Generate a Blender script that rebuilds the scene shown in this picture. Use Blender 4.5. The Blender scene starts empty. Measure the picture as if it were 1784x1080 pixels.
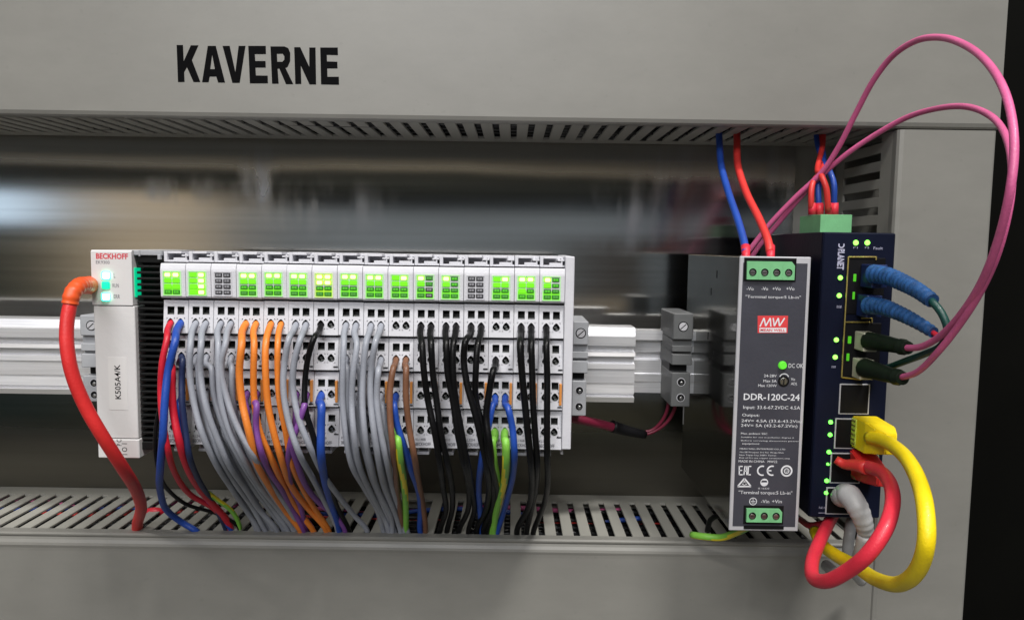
import bpy, bmesh, math, random
from mathutils import Vector, Matrix
R = random.Random(7)
sc = bpy.context.scene
col = sc.collection
MM = 0.001

# ------------------------------------------------------------------ camera
F, PX, PY, CD = 1290.0, 892.0, 540.0, 480.0          # focal length in photo pixels, centre, mm from the back plate
pit, rol = math.radians(4.87), 0.0145
fw = Vector((0, math.cos(pit), -math.sin(pit)))
u0 = Vector((0, math.sin(pit), math.cos(pit))); r0 = Vector((1, 0, 0))
rt = r0 * math.cos(rol) + u0 * math.sin(rol)
up = -r0 * math.sin(rol) + u0 * math.cos(rol)
cam_d = bpy.data.cameras.new('camera'); cam = bpy.data.objects.new('camera', cam_d); col.objects.link(cam)
cam_d.sensor_width = 36; cam_d.lens = 36 * F / 1784; cam_d.clip_start = 0.01; cam_d.clip_end = 50
m = Matrix.Identity(4)
for i in range(3):
    m[i][0] = rt[i]; m[i][1] = up[i]; m[i][2] = -fw[i]
m.translation = (0, -CD * MM, 0)
cam.matrix_world = m
sc.camera = cam

def at(px, py, d):
    """a point of the photo at d mm in front of the back plate -> (x, z) in mm"""
    v = fw * F + rt * (px - PX) - up * (py - PY)
    t = (CD - d) / v.y
    return v.x * t, v.z * t
def P3(px, py, d):
    x, z = at(px, py, d); return (x, d, z)

# ------------------------------------------------------------------ light
w = bpy.data.worlds.new("World"); sc.world = w; w.use_nodes = True
w.node_tree.nodes['Background'].inputs[0].default_value = (0.80, 0.86, 1.0, 1)
w.node_tree.nodes['Background'].inputs[1].default_value = 0.14
def area(name, loc, target, sx, sy, power, colr):
    l = bpy.data.lights.new(name, 'AREA'); l.shape = 'RECTANGLE'; l.size = sx; l.size_y = sy; l.energy = power; l.color = colr
    o = bpy.data.objects.new(name, l); col.objects.link(o); o.location = loc
    o.rotation_euler = (Vector(target) - Vector(loc)).to_track_quat('-Z', 'Y').to_euler()
    return o
area('ceiling_lamp', (0.56, -1.16, 2.0), (0.0, 0, -.05), 0.5, 0.22, 54, (1, 0.97, 0.93))
area('front_lamp', (-0.38, -2.3, 1.10), (-0.05, 0, -.05), 1.2, 0.5, 27, (0.96, 0.97, 1))
area('room_lamp', (-0.6, -1.5, 1.7), (-0.9, -2.6, -.1), 1.6, 0.3, 80, (1, 0.97, 0.92))
sc.view_settings.view_transform = 'Standard'; sc.view_settings.look = 'None'
sc.view_settings.exposure = 0.0; sc.view_settings.gamma = 1

# ------------------------------------------------------------------ materials
def mat(name, c, rough=0.5, metal=0.0, var=0.06, scale=60.0, bump=0.0, coat=0.0, emit=0.0, stretch=None, aniso=0.0, sss=0.0, rvar=0.0, spec=0.5, specks=0):
    M = bpy.data.materials.new(name); M.use_nodes = True
    nt = M.node_tree; b = nt.nodes['Principled BSDF']
    b.inputs['Roughness'].default_value = rough; b.inputs['Metallic'].default_value = metal
    b.inputs['Coat Weight'].default_value = coat
    b.inputs['Specular IOR Level'].default_value = spec if max(c) > .03 else spec * .35
    if aniso: b.inputs['Anisotropic'].default_value = aniso
    if sss:
        b.inputs['Subsurface Weight'].default_value = sss; b.inputs['Subsurface Scale'].default_value = 0.002
        b.inputs['Subsurface Radius'].default_value = (1, 1, 1)
    if emit:
        b.inputs['Emission Color'].default_value = (*c, 1); b.inputs['Emission Strength'].default_value = emit
        b.inputs['Base Color'].default_value = (*[x * .5 for x in c], 1)
        return M
    tc = nt.nodes.new('ShaderNodeTexCoord'); mp = nt.nodes.new('ShaderNodeMapping')
    nz = nt.nodes.new('ShaderNodeTexNoise'); nz.inputs['Scale'].default_value = scale; nz.inputs['Detail'].default_value = 6
    nt.links.new(tc.outputs['Object'], mp.inputs[0]); nt.links.new(mp.outputs[0], nz.inputs['Vector'])
    if stretch: mp.inputs['Scale'].default_value = stretch
    cr = nt.nodes.new('ShaderNodeValToRGB')
    cr.color_ramp.elements[0].position = 0.3; cr.color_ramp.elements[1].position = 0.7
    cr.color_ramp.elements[0].color = (*[x * (1 - var) for x in c], 1)
    cr.color_ramp.elements[1].color = (*[min(1, x * (1 + var)) for x in c], 1)
    nt.links.new(nz.outputs[0], cr.inputs[0]); nt.links.new(cr.outputs[0], b.inputs['Base Color'])
    if specks:
        n3 = nt.nodes.new('ShaderNodeTexNoise'); n3.inputs['Scale'].default_value = 260; n3.inputs['Detail'].default_value = 2
        nt.links.new(tc.outputs['Object'], n3.inputs['Vector'])
        n4 = nt.nodes.new('ShaderNodeTexNoise'); n4.inputs['Scale'].default_value = 16; n4.inputs['Detail'].default_value = 5; n4.inputs['Roughness'].default_value = .7
        m4 = nt.nodes.new('ShaderNodeMapping'); m4.inputs['Scale'].default_value = (1, 1, 2.2); nt.links.new(tc.outputs['Object'], m4.inputs[0]); nt.links.new(m4.outputs[0], n4.inputs['Vector'])
        r3 = nt.nodes.new('ShaderNodeMapRange'); r3.inputs[1].default_value = .70; r3.inputs[2].default_value = .76; r3.inputs[3].default_value = 1; r3.inputs[4].default_value = 1 - specks
        r4 = nt.nodes.new('ShaderNodeMapRange'); r4.inputs[1].default_value = .35; r4.inputs[2].default_value = .68; r4.inputs[3].default_value = .94; r4.inputs[4].default_value = 1.05
        mu = nt.nodes.new('ShaderNodeMath'); mu.operation = 'MULTIPLY'
        nt.links.new(n3.outputs[0], r3.inputs[0]); nt.links.new(n4.outputs[0], r4.inputs[0]); nt.links.new(r3.outputs[0], mu.inputs[0]); nt.links.new(r4.outputs[0], mu.inputs[1])
        vm = nt.nodes.new('ShaderNodeVectorMath'); vm.operation = 'SCALE'; nt.links.new(cr.outputs[0], vm.inputs[0]); nt.links.new(mu.outputs[0], vm.inputs['Scale']); nt.links.new(vm.outputs[0], b.inputs['Base Color'])
    if rvar:
        mr = nt.nodes.new('ShaderNodeMapRange'); mr.inputs[3].default_value = max(0.02, rough - rvar); mr.inputs[4].default_value = rough + rvar
        nt.links.new(nz.outputs[0], mr.inputs[0]); nt.links.new(mr.outputs[0], b.inputs['Roughness'])
    if bump:
        n2 = nt.nodes.new('ShaderNodeTexNoise'); n2.inputs['Scale'].default_value = scale * 12; n2.inputs['Detail'].default_value = 3
        nt.links.new(mp.outputs[0], n2.inputs['Vector'])
        bp = nt.nodes.new('ShaderNodeBump'); bp.inputs['Strength'].default_value = bump; bp.inputs['Distance'].default_value = 0.0004
        nt.links.new(n2.outputs[0], bp.inputs['Height']); nt.links.new(bp.outputs[0], b.inputs['Normal'])
    return M

M = {}
M['duct'] = mat('duct_pvc', (.200, .196, .179), .42, var=.06, scale=7, bump=.15, specks=.06, rvar=.06)
M['duct_wall'] = mat('duct_wall_pvc', (.29, .285, .255), .55, var=.06, scale=20, bump=.1)
M['housing'] = mat('terminal_plastic', (.57, .57, .61), .5, var=.04, scale=80, bump=.25, sss=.15)
M['housing2'] = mat('coupler_plastic', (.58, .575, .575), .45, var=.02, scale=40, bump=.15)
M['pocket'] = mat('opening_dark', (.055, .062, .056), .4, var=.5, scale=300)
M['spring'] = mat('spring_steel', (.35, .36, .36), .35, metal=.9, var=.3, scale=300)
M['black_rib'] = mat('black_rib_plastic', (.008, .009, .009), .38, var=.2)
M['orange_mark'] = mat('orange_plastic', (.62, .24, .05), .45, var=.08)
M['ink'] = mat('black_ink', (.0025, .0025, .003), .6, var=.1, spec=.12)
M['ink_soft'] = mat('grey_ink', (.10, .10, .12), .6, var=.1)
M['ink_red'] = mat('red_ink', (.55, .03, .05), .5, var=.1)
M['ink_white'] = mat('white_ink', (.62, .63, .66), .6, var=.1, scale=400)
M['logo_red'] = mat('logo_red', (.62, .045, .05), .5, var=.08, scale=300)
M['label_dark'] = mat('dark_label', (.042, .043, .056), .45, var=.12, scale=50, bump=.2)
M['alu'] = mat('aluminium', (.82, .82, .84), .34, metal=.65, var=.08, scale=30, stretch=(1, 40, 40), aniso=.5, rvar=.08)
M['alu_dull'] = mat('aluminium_frame', (.52, .52, .55), .4, metal=.3, var=.05, scale=80)
M['grey_clamp'] = mat('clamp_plastic', (.33, .34, .36), .5, var=.06, scale=60, bump=.2)
M['steel'] = mat('screw_steel', (.55, .55, .55), .3, metal=1, var=.2, scale=200)
M['green_t'] = mat('green_terminal', (.16, .43, .20), .45, var=.08, scale=150, bump=.2)
M['navy'] = mat('navy_metal', (.004, .005, .013), .35, var=.2, scale=30, bump=.15)
M['navy_f'] = mat('navy_front', (.005, .007, .019), .4, var=.25, scale=25, bump=.15)
M['black'] = mat('black_plastic', (.007, .007, .008), .4, var=.2)
M['gold'] = mat('brass_cage', (.50, .40, .12), .35, metal=.8, var=.15, scale=200)
M['beige'] = mat('beige_plastic', (.48, .47, .36), .4, var=.06)
M['blue_boot'] = mat('blue_boot', (.016, .078, .23), .42, var=.45, scale=250, bump=.5)
M['navy_plug'] = mat('blue_plug', (.010, .022, .09), .35, var=.2)
M['dgreen'] = mat('dark_boot', (.008, .014, .008), .5, var=.2)
M['sticker'] = mat('label_paper', (.61, .605, .60), .6, var=.02)
M['dull_panel'] = mat('dull_panel', (.30, .295, .27), .5, metal=.1, var=.1, scale=20)
M['frame_dark'] = mat('cabinet_dark', (.002, .002, .0015), .8, var=.3, scale=12, spec=.2)
W = {}
def wm(n, c, rough=.46): W[n] = mat(n + '_insulation', c, rough, var=.10, scale=90, coat=.05, rvar=.10, bump=.35)
wm('grey', (.285, .30, .345)); wm('orange', (.70, .20, .025)); wm('black', (.0045, .0045, .005), .36); wm('blue', (.012, .06, .34))
wm('purple', (.17, .055, .26)); wm('crimson', (.52, .010, .028)); wm('red', (.62, .035, .03)); wm('brown', (.17, .075, .04))
wm('navy', (.012, .022, .075)); wm('green', (.20, .50, .06)); wm('yellow', (.75, .62, .02)); wm('pink', (.60, .11, .27))
wm('teal', (.004, .05, .04)); wm('red_cable', (.60, .022, .022)); wm('rose', (.66, .025, .05)); wm('light_grey', (.40, .40, .40)); wm('maroon', (.17, .010, .035))
wm('dkgreen', (.03, .12, .03)); wm('yellow_cable', (.80, .60, .004))
M['led_top'] = mat('led_bright', (.26, .90, .03), emit=1.15)
M['led_top_y'] = mat('led_bright_yellow', (.40, .90, .02), emit=1.1)
M['led_core'] = mat('led_core', (.60, 1.0, .26), emit=2.6)
M['led_mid'] = mat('led_mid', (.15, .70, .005), emit=.9)
M['led_low'] = mat('led_low', (.07, .46, .012), emit=.75)
M['led_dim'] = mat('led_dim', (.07, .32, .04), emit=.6)
M['led_off'] = mat('led_unlit', (.20, .20, .22), .4, var=.3, scale=400)
M['led_ring_lit'] = mat('led_ring_lit', (.03, .20, .015), .4, var=.2)
M['led_ring'] = mat('led_ring', (.03, .03, .035), .4, var=.2)
M['win_lit'] = mat('window_lit', (.16, .68, .02), emit=.85)
M['halo_rim'] = mat('halo_rim', (.36, .62, .30), emit=.85)  # emissive rim, added to stand in for the halo round lit windows
M['halo_rim_y'] = mat('halo_rim_yellow', (.50, .62, .26), emit=.85)
M['win_y'] = mat('window_lit_yellow', (.36, .72, .02), emit=.8)
M['led_g'] = mat('led_switch', (.14, 1.0, .08), emit=3.2)
M['led_w'] = mat('led_switch_pale', (.26, 1.0, .10), emit=2.6)
M['led_c'] = mat('led_cyan', (.03, .85, .42), emit=6)
M['led_cw'] = mat('led_white_core', (.85, 1.0, .95), emit=2.5)
M['led_c2'] = mat('led_cyan', (.0, .70, .30), emit=1.6)

# the polished back plate: brushed along x, with smears and painted reflections
ANROT = 0.0
def plate_mat():
    A = bpy.data.materials.new('polished_plate'); A.use_nodes = True; nt = A.node_tree; b = nt.nodes['Principled BSDF']
    b.inputs['Metallic'].default_value = 1; b.inputs['Anisotropic'].default_value = .93; b.inputs['Anisotropic Rotation'].default_value = ANROT
    tg = nt.nodes.new('ShaderNodeTangent'); tg.direction_type = 'RADIAL'; tg.axis = 'Z'; nt.links.new(tg.outputs[0], b.inputs['Tangent'])
    tc = nt.nodes.new('ShaderNodeTexCoord')
    def noise(scale, st, det=5):
        mp = nt.nodes.new('ShaderNodeMapping'); mp.inputs['Scale'].default_value = st
        n = nt.nodes.new('ShaderNodeTexNoise'); n.inputs['Scale'].default_value = scale; n.inputs['Detail'].default_value = det
        nt.links.new(tc.outputs['Object'], mp.inputs[0]); nt.links.new(mp.outputs[0], n.inputs['Vector']); return n
    st = noise(10, (.35, 1, 22), 4); sm = noise(34, (2.4, 1, .5), 8); bl = noise(4, (1, 1, 1.4), 3)
    cr = nt.nodes.new('ShaderNodeValToRGB'); cr.color_ramp.elements[0].color = (.40, .39, .365, 1); cr.color_ramp.elements[1].color = (.50, .495, .475, 1)
    cr.color_ramp.elements[0].position = .3; cr.color_ramp.elements[1].position = .75
    nt.links.new(st.outputs[0], cr.inputs[0])
    def M_(op, a, b_=None, c=None):
        n = nt.nodes.new('ShaderNodeMath'); n.operation = op
        for k, q in enumerate((a, b_, c)):
            if q is None: continue
            if isinstance(q, (int, float)): n.inputs[k].default_value = q
            else: nt.links.new(q, n.inputs[k])
        return n.outputs[0]
    # wiped smears on the sheet; narrow streaks at right are reflections put into colour
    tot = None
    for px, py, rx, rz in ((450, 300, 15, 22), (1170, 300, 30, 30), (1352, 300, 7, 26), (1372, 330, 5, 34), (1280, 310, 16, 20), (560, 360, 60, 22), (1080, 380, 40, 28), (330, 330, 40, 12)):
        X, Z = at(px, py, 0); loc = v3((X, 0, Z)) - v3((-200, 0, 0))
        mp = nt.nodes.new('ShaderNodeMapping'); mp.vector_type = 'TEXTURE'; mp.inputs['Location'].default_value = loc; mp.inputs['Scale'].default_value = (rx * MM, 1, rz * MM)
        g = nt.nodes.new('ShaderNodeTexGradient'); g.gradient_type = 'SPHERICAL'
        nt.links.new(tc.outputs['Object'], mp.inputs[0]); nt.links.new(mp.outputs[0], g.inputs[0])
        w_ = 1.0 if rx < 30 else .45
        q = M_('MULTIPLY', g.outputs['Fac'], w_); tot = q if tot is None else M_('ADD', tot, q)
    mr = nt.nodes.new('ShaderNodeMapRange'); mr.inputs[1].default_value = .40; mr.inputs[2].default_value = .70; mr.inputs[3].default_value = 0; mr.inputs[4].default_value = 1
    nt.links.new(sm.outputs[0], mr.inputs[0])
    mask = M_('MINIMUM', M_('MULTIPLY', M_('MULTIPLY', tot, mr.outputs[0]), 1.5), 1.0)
    # matt bands by both ducts, their dim reflection put into a darker olive
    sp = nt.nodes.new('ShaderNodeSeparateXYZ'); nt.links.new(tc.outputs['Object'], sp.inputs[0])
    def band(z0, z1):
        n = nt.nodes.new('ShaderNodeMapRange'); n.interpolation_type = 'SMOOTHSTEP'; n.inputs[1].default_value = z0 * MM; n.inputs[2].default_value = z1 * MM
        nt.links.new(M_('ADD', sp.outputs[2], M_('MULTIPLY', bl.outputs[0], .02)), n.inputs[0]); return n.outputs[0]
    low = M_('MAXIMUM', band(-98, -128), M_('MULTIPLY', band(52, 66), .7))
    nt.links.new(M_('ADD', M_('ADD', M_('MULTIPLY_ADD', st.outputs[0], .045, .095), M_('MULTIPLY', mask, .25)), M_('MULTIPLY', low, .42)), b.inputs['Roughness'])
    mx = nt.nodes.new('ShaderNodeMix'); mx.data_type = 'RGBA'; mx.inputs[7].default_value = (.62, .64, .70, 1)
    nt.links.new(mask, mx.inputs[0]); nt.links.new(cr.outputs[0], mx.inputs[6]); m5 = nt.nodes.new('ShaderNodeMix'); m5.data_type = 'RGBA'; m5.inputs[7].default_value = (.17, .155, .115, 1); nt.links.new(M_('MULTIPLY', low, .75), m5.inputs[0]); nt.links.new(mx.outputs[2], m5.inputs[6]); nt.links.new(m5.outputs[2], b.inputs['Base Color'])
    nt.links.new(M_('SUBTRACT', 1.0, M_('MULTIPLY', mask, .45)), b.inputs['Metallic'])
    bp = nt.nodes.new('ShaderNodeBump'); bp.inputs['Strength'].default_value = .05; bp.inputs['Distance'].default_value = .0006
    nt.links.new(bl.outputs[0], bp.inputs['Height']); nt.links.new(bp.outputs[0], b.inputs['Normal'])
    return A
M['psu_side'] = mat('polished_case', (.27, .27, .255), .12, metal=1, var=.06, scale=20, rvar=.05, bump=.03)

# ------------------------------------------------------------------ mesh helpers (x, d, z) in mm, d = out of the plate
def v3(p, o=(0, 0, 0)): return Vector(((p[0] - o[0]) * MM, -(p[1] - o[1]) * MM, (p[2] - o[2]) * MM))
def new(): return bmesh.new()
def box(bm, x0, x1, d0, d1, z0, z1, bev=0, mi=0, seg=1):
    t = bmesh.new() if bev else bm
    vs = [t.verts.new(v3((x, d, z))) for x in (x0, x1) for d in (d0, d1) for z in (z0, z1)]
    fs = []
    for q in ((0, 1, 3, 2), (4, 6, 7, 5), (0, 4, 5, 1), (2, 3, 7, 6), (0, 2, 6, 4), (1, 5, 7, 3)):
        f = t.faces.new([vs[i] for i in q]); f.material_index = mi; fs.append(f)
    if bev:
        bmesh.ops.bevel(t, geom=list(t.edges), offset=bev * MM, segments=seg, profile=.5, affect='EDGES')
        for f in t.faces: f.material_index = mi
        me = bpy.data.meshes.new('tmp'); t.to_mesh(me); t.free(); bm.from_mesh(me); bpy.data.meshes.remove(me)
def quad(bm, pts, mi=0):
    f = bm.faces.new([bm.verts.new(v3(p)) for p in pts]); f.material_index = mi; return f
def cyl(bm, a, b, ra, rb=None, seg=16, mi=0, caps=True):
    rb = ra if rb is None else rb
    A, B = v3(a), v3(b); ax = (B - A).normalized()
    n = ax.orthogonal().normalized(); k = ax.cross(n)
    ra *= MM; rb *= MM
    c0 = [bm.verts.new(A + (n * math.cos(t) + k * math.sin(t)) * ra) for t in [2 * math.pi * i / seg for i in range(seg)]]
    c1 = [bm.verts.new(B + (n * math.cos(t) + k * math.sin(t)) * rb) for t in [2 * math.pi * i / seg for i in range(seg)]]
    for i in range(seg):
        f = bm.faces.new((c0[i], c0[(i + 1) % seg], c1[(i + 1) % seg], c1[i])); f.material_index = mi; f.smooth = True
    if caps:
        for c in (c0, c1):
            f = bm.faces.new(c); f.material_index = mi
def prism(bm, prof, x0, x1, mi=0):
    """profile [(d, z)...] extruded along x"""
    a = [bm.verts.new(v3((x0, d, z))) for d, z in prof]; b = [bm.verts.new(v3((x1, d, z))) for d, z in prof]
    n = len(prof)
    for i in range(n):
        f = bm.faces.new((a[i], a[(i + 1) % n], b[(i + 1) % n], b[i])); f.material_index = mi
    for c in (a, b):
        f = bm.faces.new(c); f.material_index = mi
def spline(pts, step=2.2):
    P = [Vector(p) for p in pts]
    if len(P) < 2: return P
    Q = [P[0] * 2 - P[1]] + P + [P[-1] * 2 - P[-2]]
    out = []
    for i in range(1, len(Q) - 2):
        p0, p1, p2, p3 = Q[i - 1:i + 3]
        n = max(2, int((p2 - p1).length / step))
        def tj(a, b): return max(1e-3, (b - a).length) ** .5
        t0 = 0; t1 = t0 + tj(p0, p1); t2 = t1 + tj(p1, p2); t3 = t2 + tj(p2, p3)
        for k in range(n):
            t = t1 + (t2 - t1) * k / n
            a1 = p0 * ((t1 - t) / (t1 - t0)) + p1 * ((t - t0) / (t1 - t0))
            a2 = p1 * ((t2 - t) / (t2 - t1)) + p2 * ((t - t1) / (t2 - t1))
            a3 = p2 * ((t3 - t) / (t3 - t2)) + p3 * ((t - t2) / (t3 - t2))
            b1 = a1 * ((t2 - t) / (t2 - t0)) + a2 * ((t - t0) / (t2 - t0))
            b2 = a2 * ((t3 - t) / (t3 - t1)) + a3 * ((t - t1) / (t3 - t1))
            out.append(b1 * ((t2 - t) / (t2 - t1)) + b2 * ((t - t1) / (t2 - t1)))
    out.append(P[-1]); return out
def tube(bm, pts, r, seg=10, mi=0, stripe=None, o=(0, 0, 0), smooth=True, step=2.2, raw=False):
    S = [Vector(p) for p in pts] if raw else spline(pts, step)
    V = [v3(p, o) for p in S]; n = len(V); N = None; rings = []
    for i, p in enumerate(V):
        t = (V[min(i + 1, n - 1)] - V[max(i - 1, 0)]).normalized()
        N = t.orthogonal().normalized() if N is None else (N - t * N.dot(t)).normalized()
        B = t.cross(N); rr = (r(i / (n - 1)) if callable(r) else r) * MM
        rings.append([bm.verts.new(p + (N * math.cos(a) + B * math.sin(a)) * rr) for a in [2 * math.pi * k / seg for k in range(seg)]])
    for i in range(n - 1):
        for k in range(seg):
            f = bm.faces.new((rings[i][k], rings[i][(k + 1) % seg], rings[i + 1][(k + 1) % seg], rings[i + 1][k])); f.smooth = smooth
            f.material_index = mi
            if stripe and ((k + int(i * stripe)) % seg) in (0, 1, 2): f.material_index = 1
    for c in (rings[0], rings[-1]):
        f = bm.faces.new(c); f.material_index = mi
def mesh(bm, mats, name='part', shift=None):
    bmesh.ops.recalc_face_normals(bm, faces=list(bm.faces))
    if shift is not None:
        for v in bm.verts: v.co -= shift
    me = bpy.data.meshes.new(name); bm.to_mesh(me); bm.free()
    for x in (mats if isinstance(mats, (list, tuple)) else [mats]): me.materials.append(x)
    return me
def thing(name, label, cat, loc, group=None):
    o = bpy.data.objects.new(name, None); col.objects.link(o); o.location = v3(loc); o.empty_display_size = .01
    o['label'] = label; o['category'] = cat
    if group: o['group'] = group
    return o
def part(name, bm, mats, parent, label=None, stuff=False):
    """vertices given in world mm; stored relative to the thing"""
    root = parent; off = Vector((0, 0, 0))
    while root: off += root.location; root = root.parent
    me = bm if isinstance(bm, bpy.types.Mesh) else mesh(bm, mats, name, off)
    o = bpy.data.objects.new(name, me); col.objects.link(o); o.parent = parent
    if label: o['label'] = label
    if stuff: o['kind'] = 'stuff'
    return o
def solo(name, bm, mats, label, cat, loc, group=None, kind=None):
    me = mesh(bm, mats, name, v3(loc)); o = bpy.data.objects.new(name, me); col.objects.link(o); o.location = v3(loc)
    if kind: o['kind'] = kind
    else: o['label'] = label; o['category'] = cat
    if kind and label: o['label'] = label
    if group: o['group'] = group
    return o
def inst(name, me, parent, x=0, d=0, z=0, label=None):
    o = bpy.data.objects.new(name, me); col.objects.link(o); o.parent = parent; o.location = v3((x, d, z))
    if label: o['label'] = label
    return o

_tc = {}
def text_geo(s, bold=0.0):
    key = (s, bold)
    if key in _tc: return _tc[key]
    c = bpy.data.curves.new('t', 'FONT'); c.body = s; c.size = 1; c.offset = bold; c.resolution_u = 2; c.fill_mode = 'FRONT'
    o = bpy.data.objects.new('t', c); col.objects.link(o); bpy.context.view_layer.update()
    me = bpy.data.meshes.new_from_object(o.evaluated_get(bpy.context.evaluated_depsgraph_get()))
    V = [(v.co.x, v.co.y) for v in me.vertices]; Fc = [tuple(p.vertices) for p in me.polygons]
    bpy.data.objects.remove(o); bpy.data.curves.remove(c); bpy.data.meshes.remove(me)
    xs = [a for a, b in V]; ys = [b for a, b in V]
    _tc[key] = (V, Fc, min(xs), max(xs), min(ys), max(ys)); return _tc[key]
def text(bm, s, x0, x1, z0, z1, d, bold=0.0, rot=0, mi=0, slant=0.0):
    """write s into the box x0..x1, z0(top)..z1(bottom); rot 90 = reads upwards, -90 = downwards"""
    V, Fc, a0, a1, b0, b1 = text_geo(s, bold)
    vs = []
    for a, b in V:
        u = (a - a0) / (a1 - a0); v = (b - b0) / (b1 - b0)
        if rot == 90: X = x1 - (x1 - x0) * v; X = x0 + (x1 - x0) * (1 - v); Z = z1 + (z0 - z1) * u
        elif rot == -90: X = x0 + (x1 - x0) * v; Z = z0 + (z1 - z0) * u
        else: X = x0 + (x1 - x0) * u + slant * v; Z = z1 + (z0 - z1) * v
        vs.append(bm.verts.new(v3((X, d, Z))))
    for f in Fc:
        try: g = bm.faces.new([vs[i] for i in f]); g.material_index = mi
        except ValueError: pass
def tpx(bm, s, x0, y0, x1, y1, d, **k):
    a = at(x0, y0, d); b = at(x1, y1, d); text(bm, s, a[0], b[0], a[1], b[1], d, **k)

# ------------------------------------------------------------------ setting
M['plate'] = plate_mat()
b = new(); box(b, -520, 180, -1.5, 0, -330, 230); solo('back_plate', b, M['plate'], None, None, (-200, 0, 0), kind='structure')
b = new(); box(b, -520, 262, -6, -2.5, -400, 300); solo('mounting_panel', b, M['dull_panel'], None, None, (0, -3, 0), kind='structure')
b = new(); box(b, 262, 900, -60, -56, -500, 500); box(b, 262, 266, -56, -10, -500, 500); solo('cabinet_wall', b, M['frame_dark'], None, None, (300, -58, 0), kind='structure')

# ------------------------------------------------------------------ cable ducts
ZB, ZT = -163.3, 66.4
fing = new(); box(fing, -3.2, 3.2, 0, 60, -1.4, 0, bev=.25); fing_me = mesh(fing, M['duct_wall'], 'finger')
t = thing('cable_duct', 'bottom grey slotted cable duct that the terminal wires drop into', 'cable duct', (-100, 0, -218))
b = new()
box(b, -420, 204.6, .4, 14, ZB - 1.4, ZB)
box(b, -420, 204.6, .4, 1.9, -217, ZB - 1.4); box(b, -420, 204.6, .4, 70, -218, -216.5); part('tray', b, M['duct_wall'], t)
b = new()
pf = [(71, ZB + .25), (76.6, ZB + .25), (77.6, ZB - .5), (77.5, ZB - 1.3), (76.9, ZB - 2.2), (77.3, ZB - 3.6), (78.2, ZB - 5.2), (78.5, ZB - 6.6), (78.1, ZB - 8.3), (78, ZB - 10),
      (78, -214.6), (77.4, -216.6), (76, -217.6), (71, -217.6), (71, -216), (75.5, -216), (76.2, -214), (76.2, ZB - 10), (75.2, ZB - 2), (74.8, ZB - 1.2), (71, ZB - 1.2)]
prism(b, pf, -420, 204.6); part('cover', b, M['duct'], t)
gone = {-60, -50, -40, 0, -120}          # fingers snapped out where bundles go through
for i in range(62):
    x = -416 + i * 10.0
    if x > 200: break
    px_near = x
    if any(abs(x - g) < 3 for g in (-126, -116, -66, -56, -16)): continue
    o = inst('finger', fing_me, t, x + 100, 13.8, ZB + 218)
tB = t
t = thing('cable_duct', 'top grey slotted cable duct with black lettering on its cover', 'cable duct', (-100, 0, 150))
b = new()
box(b, -420, 262, .4, 14, ZT, ZT + 1.4); box(b, -420, 262, .4, 1.9, ZT + 1.4, 168); box(b, -420, 262, .4, 70, 166.5, 168); part('tray', b, M['duct_wall'], t)
b = new()
pf = [(71, ZT - .25), (76.0, ZT - .25), (77.3, ZT + .7), (78, ZT + 2.6), (78, ZT + 60), (78, 165), (76.5, 168), (71, 168), (71, 166.5), (75.5, 166.4), (76.2, 164), (76.2, ZT + 3), (75, ZT + 1.2), (71, ZT + 1.2)]
prism(b, pf, -420, 258.6); cov = part('cover', b, M['duct'], t)
for i in range(68):
    x = -415.5 + i * 10.0
    if x > 256: break
    inst('finger', fing_me, t, x + 100, 13.8, ZT + 1.4 - 150)
# KAVERNE, traced as polygons on the cover
K = [[(145, 152), (203, 152), (210, 300), (275, 155), (345, 155), (285, 290), (362, 490), (300, 490), (240, 355), (214, 400), (218, 490), (158, 490)],
     [(430, 160), (470, 160), (470, 240), (453, 372), (448, 440), (438, 492), (378, 492)], [(470, 160), (503, 160), (588, 495), (525, 495), (508, 440), (495, 372), (470, 240)],
     [(453, 372), (495, 372), (508, 440), (448, 440)],
     [(565, 160), (630, 160), (682, 400), (712, 160), (775, 160), (722, 498), (655, 498)],
     [(800, 160), (960, 160), (962, 235), (860, 235), (864, 298), (958, 298), (960, 358), (866, 358), (870, 430), (978, 432), (980, 502), (815, 502)],
     [(1003, 165), (1062, 165), (1062, 232), (1065, 305), (1068, 368), (1078, 505), (1018, 505)], [(1062, 165), (1130, 165), (1115, 232), (1062, 232)],
     [(1130, 165), (1165, 180), (1184, 225), (1130, 255), (1115, 232)], [(1184, 225), (1183, 300), (1130, 285), (1130, 255)],
     [(1183, 300), (1160, 352), (1140, 362), (1112, 305), (1130, 285)], [(1065, 305), (1112, 305), (1140, 362), (1100, 368), (1068, 368)],
     [(1085, 368), (1140, 362), (1212, 510), (1145, 510)],
     [(1220, 172), (1275, 172), (1358, 352), (1358, 175), (1415, 175), (1420, 512), (1360, 512), (1280, 340), (1285, 508), (1230, 508)],
     [(1458, 175), (1618, 175), (1620, 245), (1518, 242), (1520, 302), (1614, 305), (1616, 366), (1522, 366), (1524, 442), (1628, 442), (1630, 515), (1466, 512)]]
b = new()
for pl in K:
    quad(b, [P3(280 + x / 5.247, 50 + y / 5.247, 78.12) for x, y in pl])
part('lettering', b, M['ink'], t)

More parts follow.
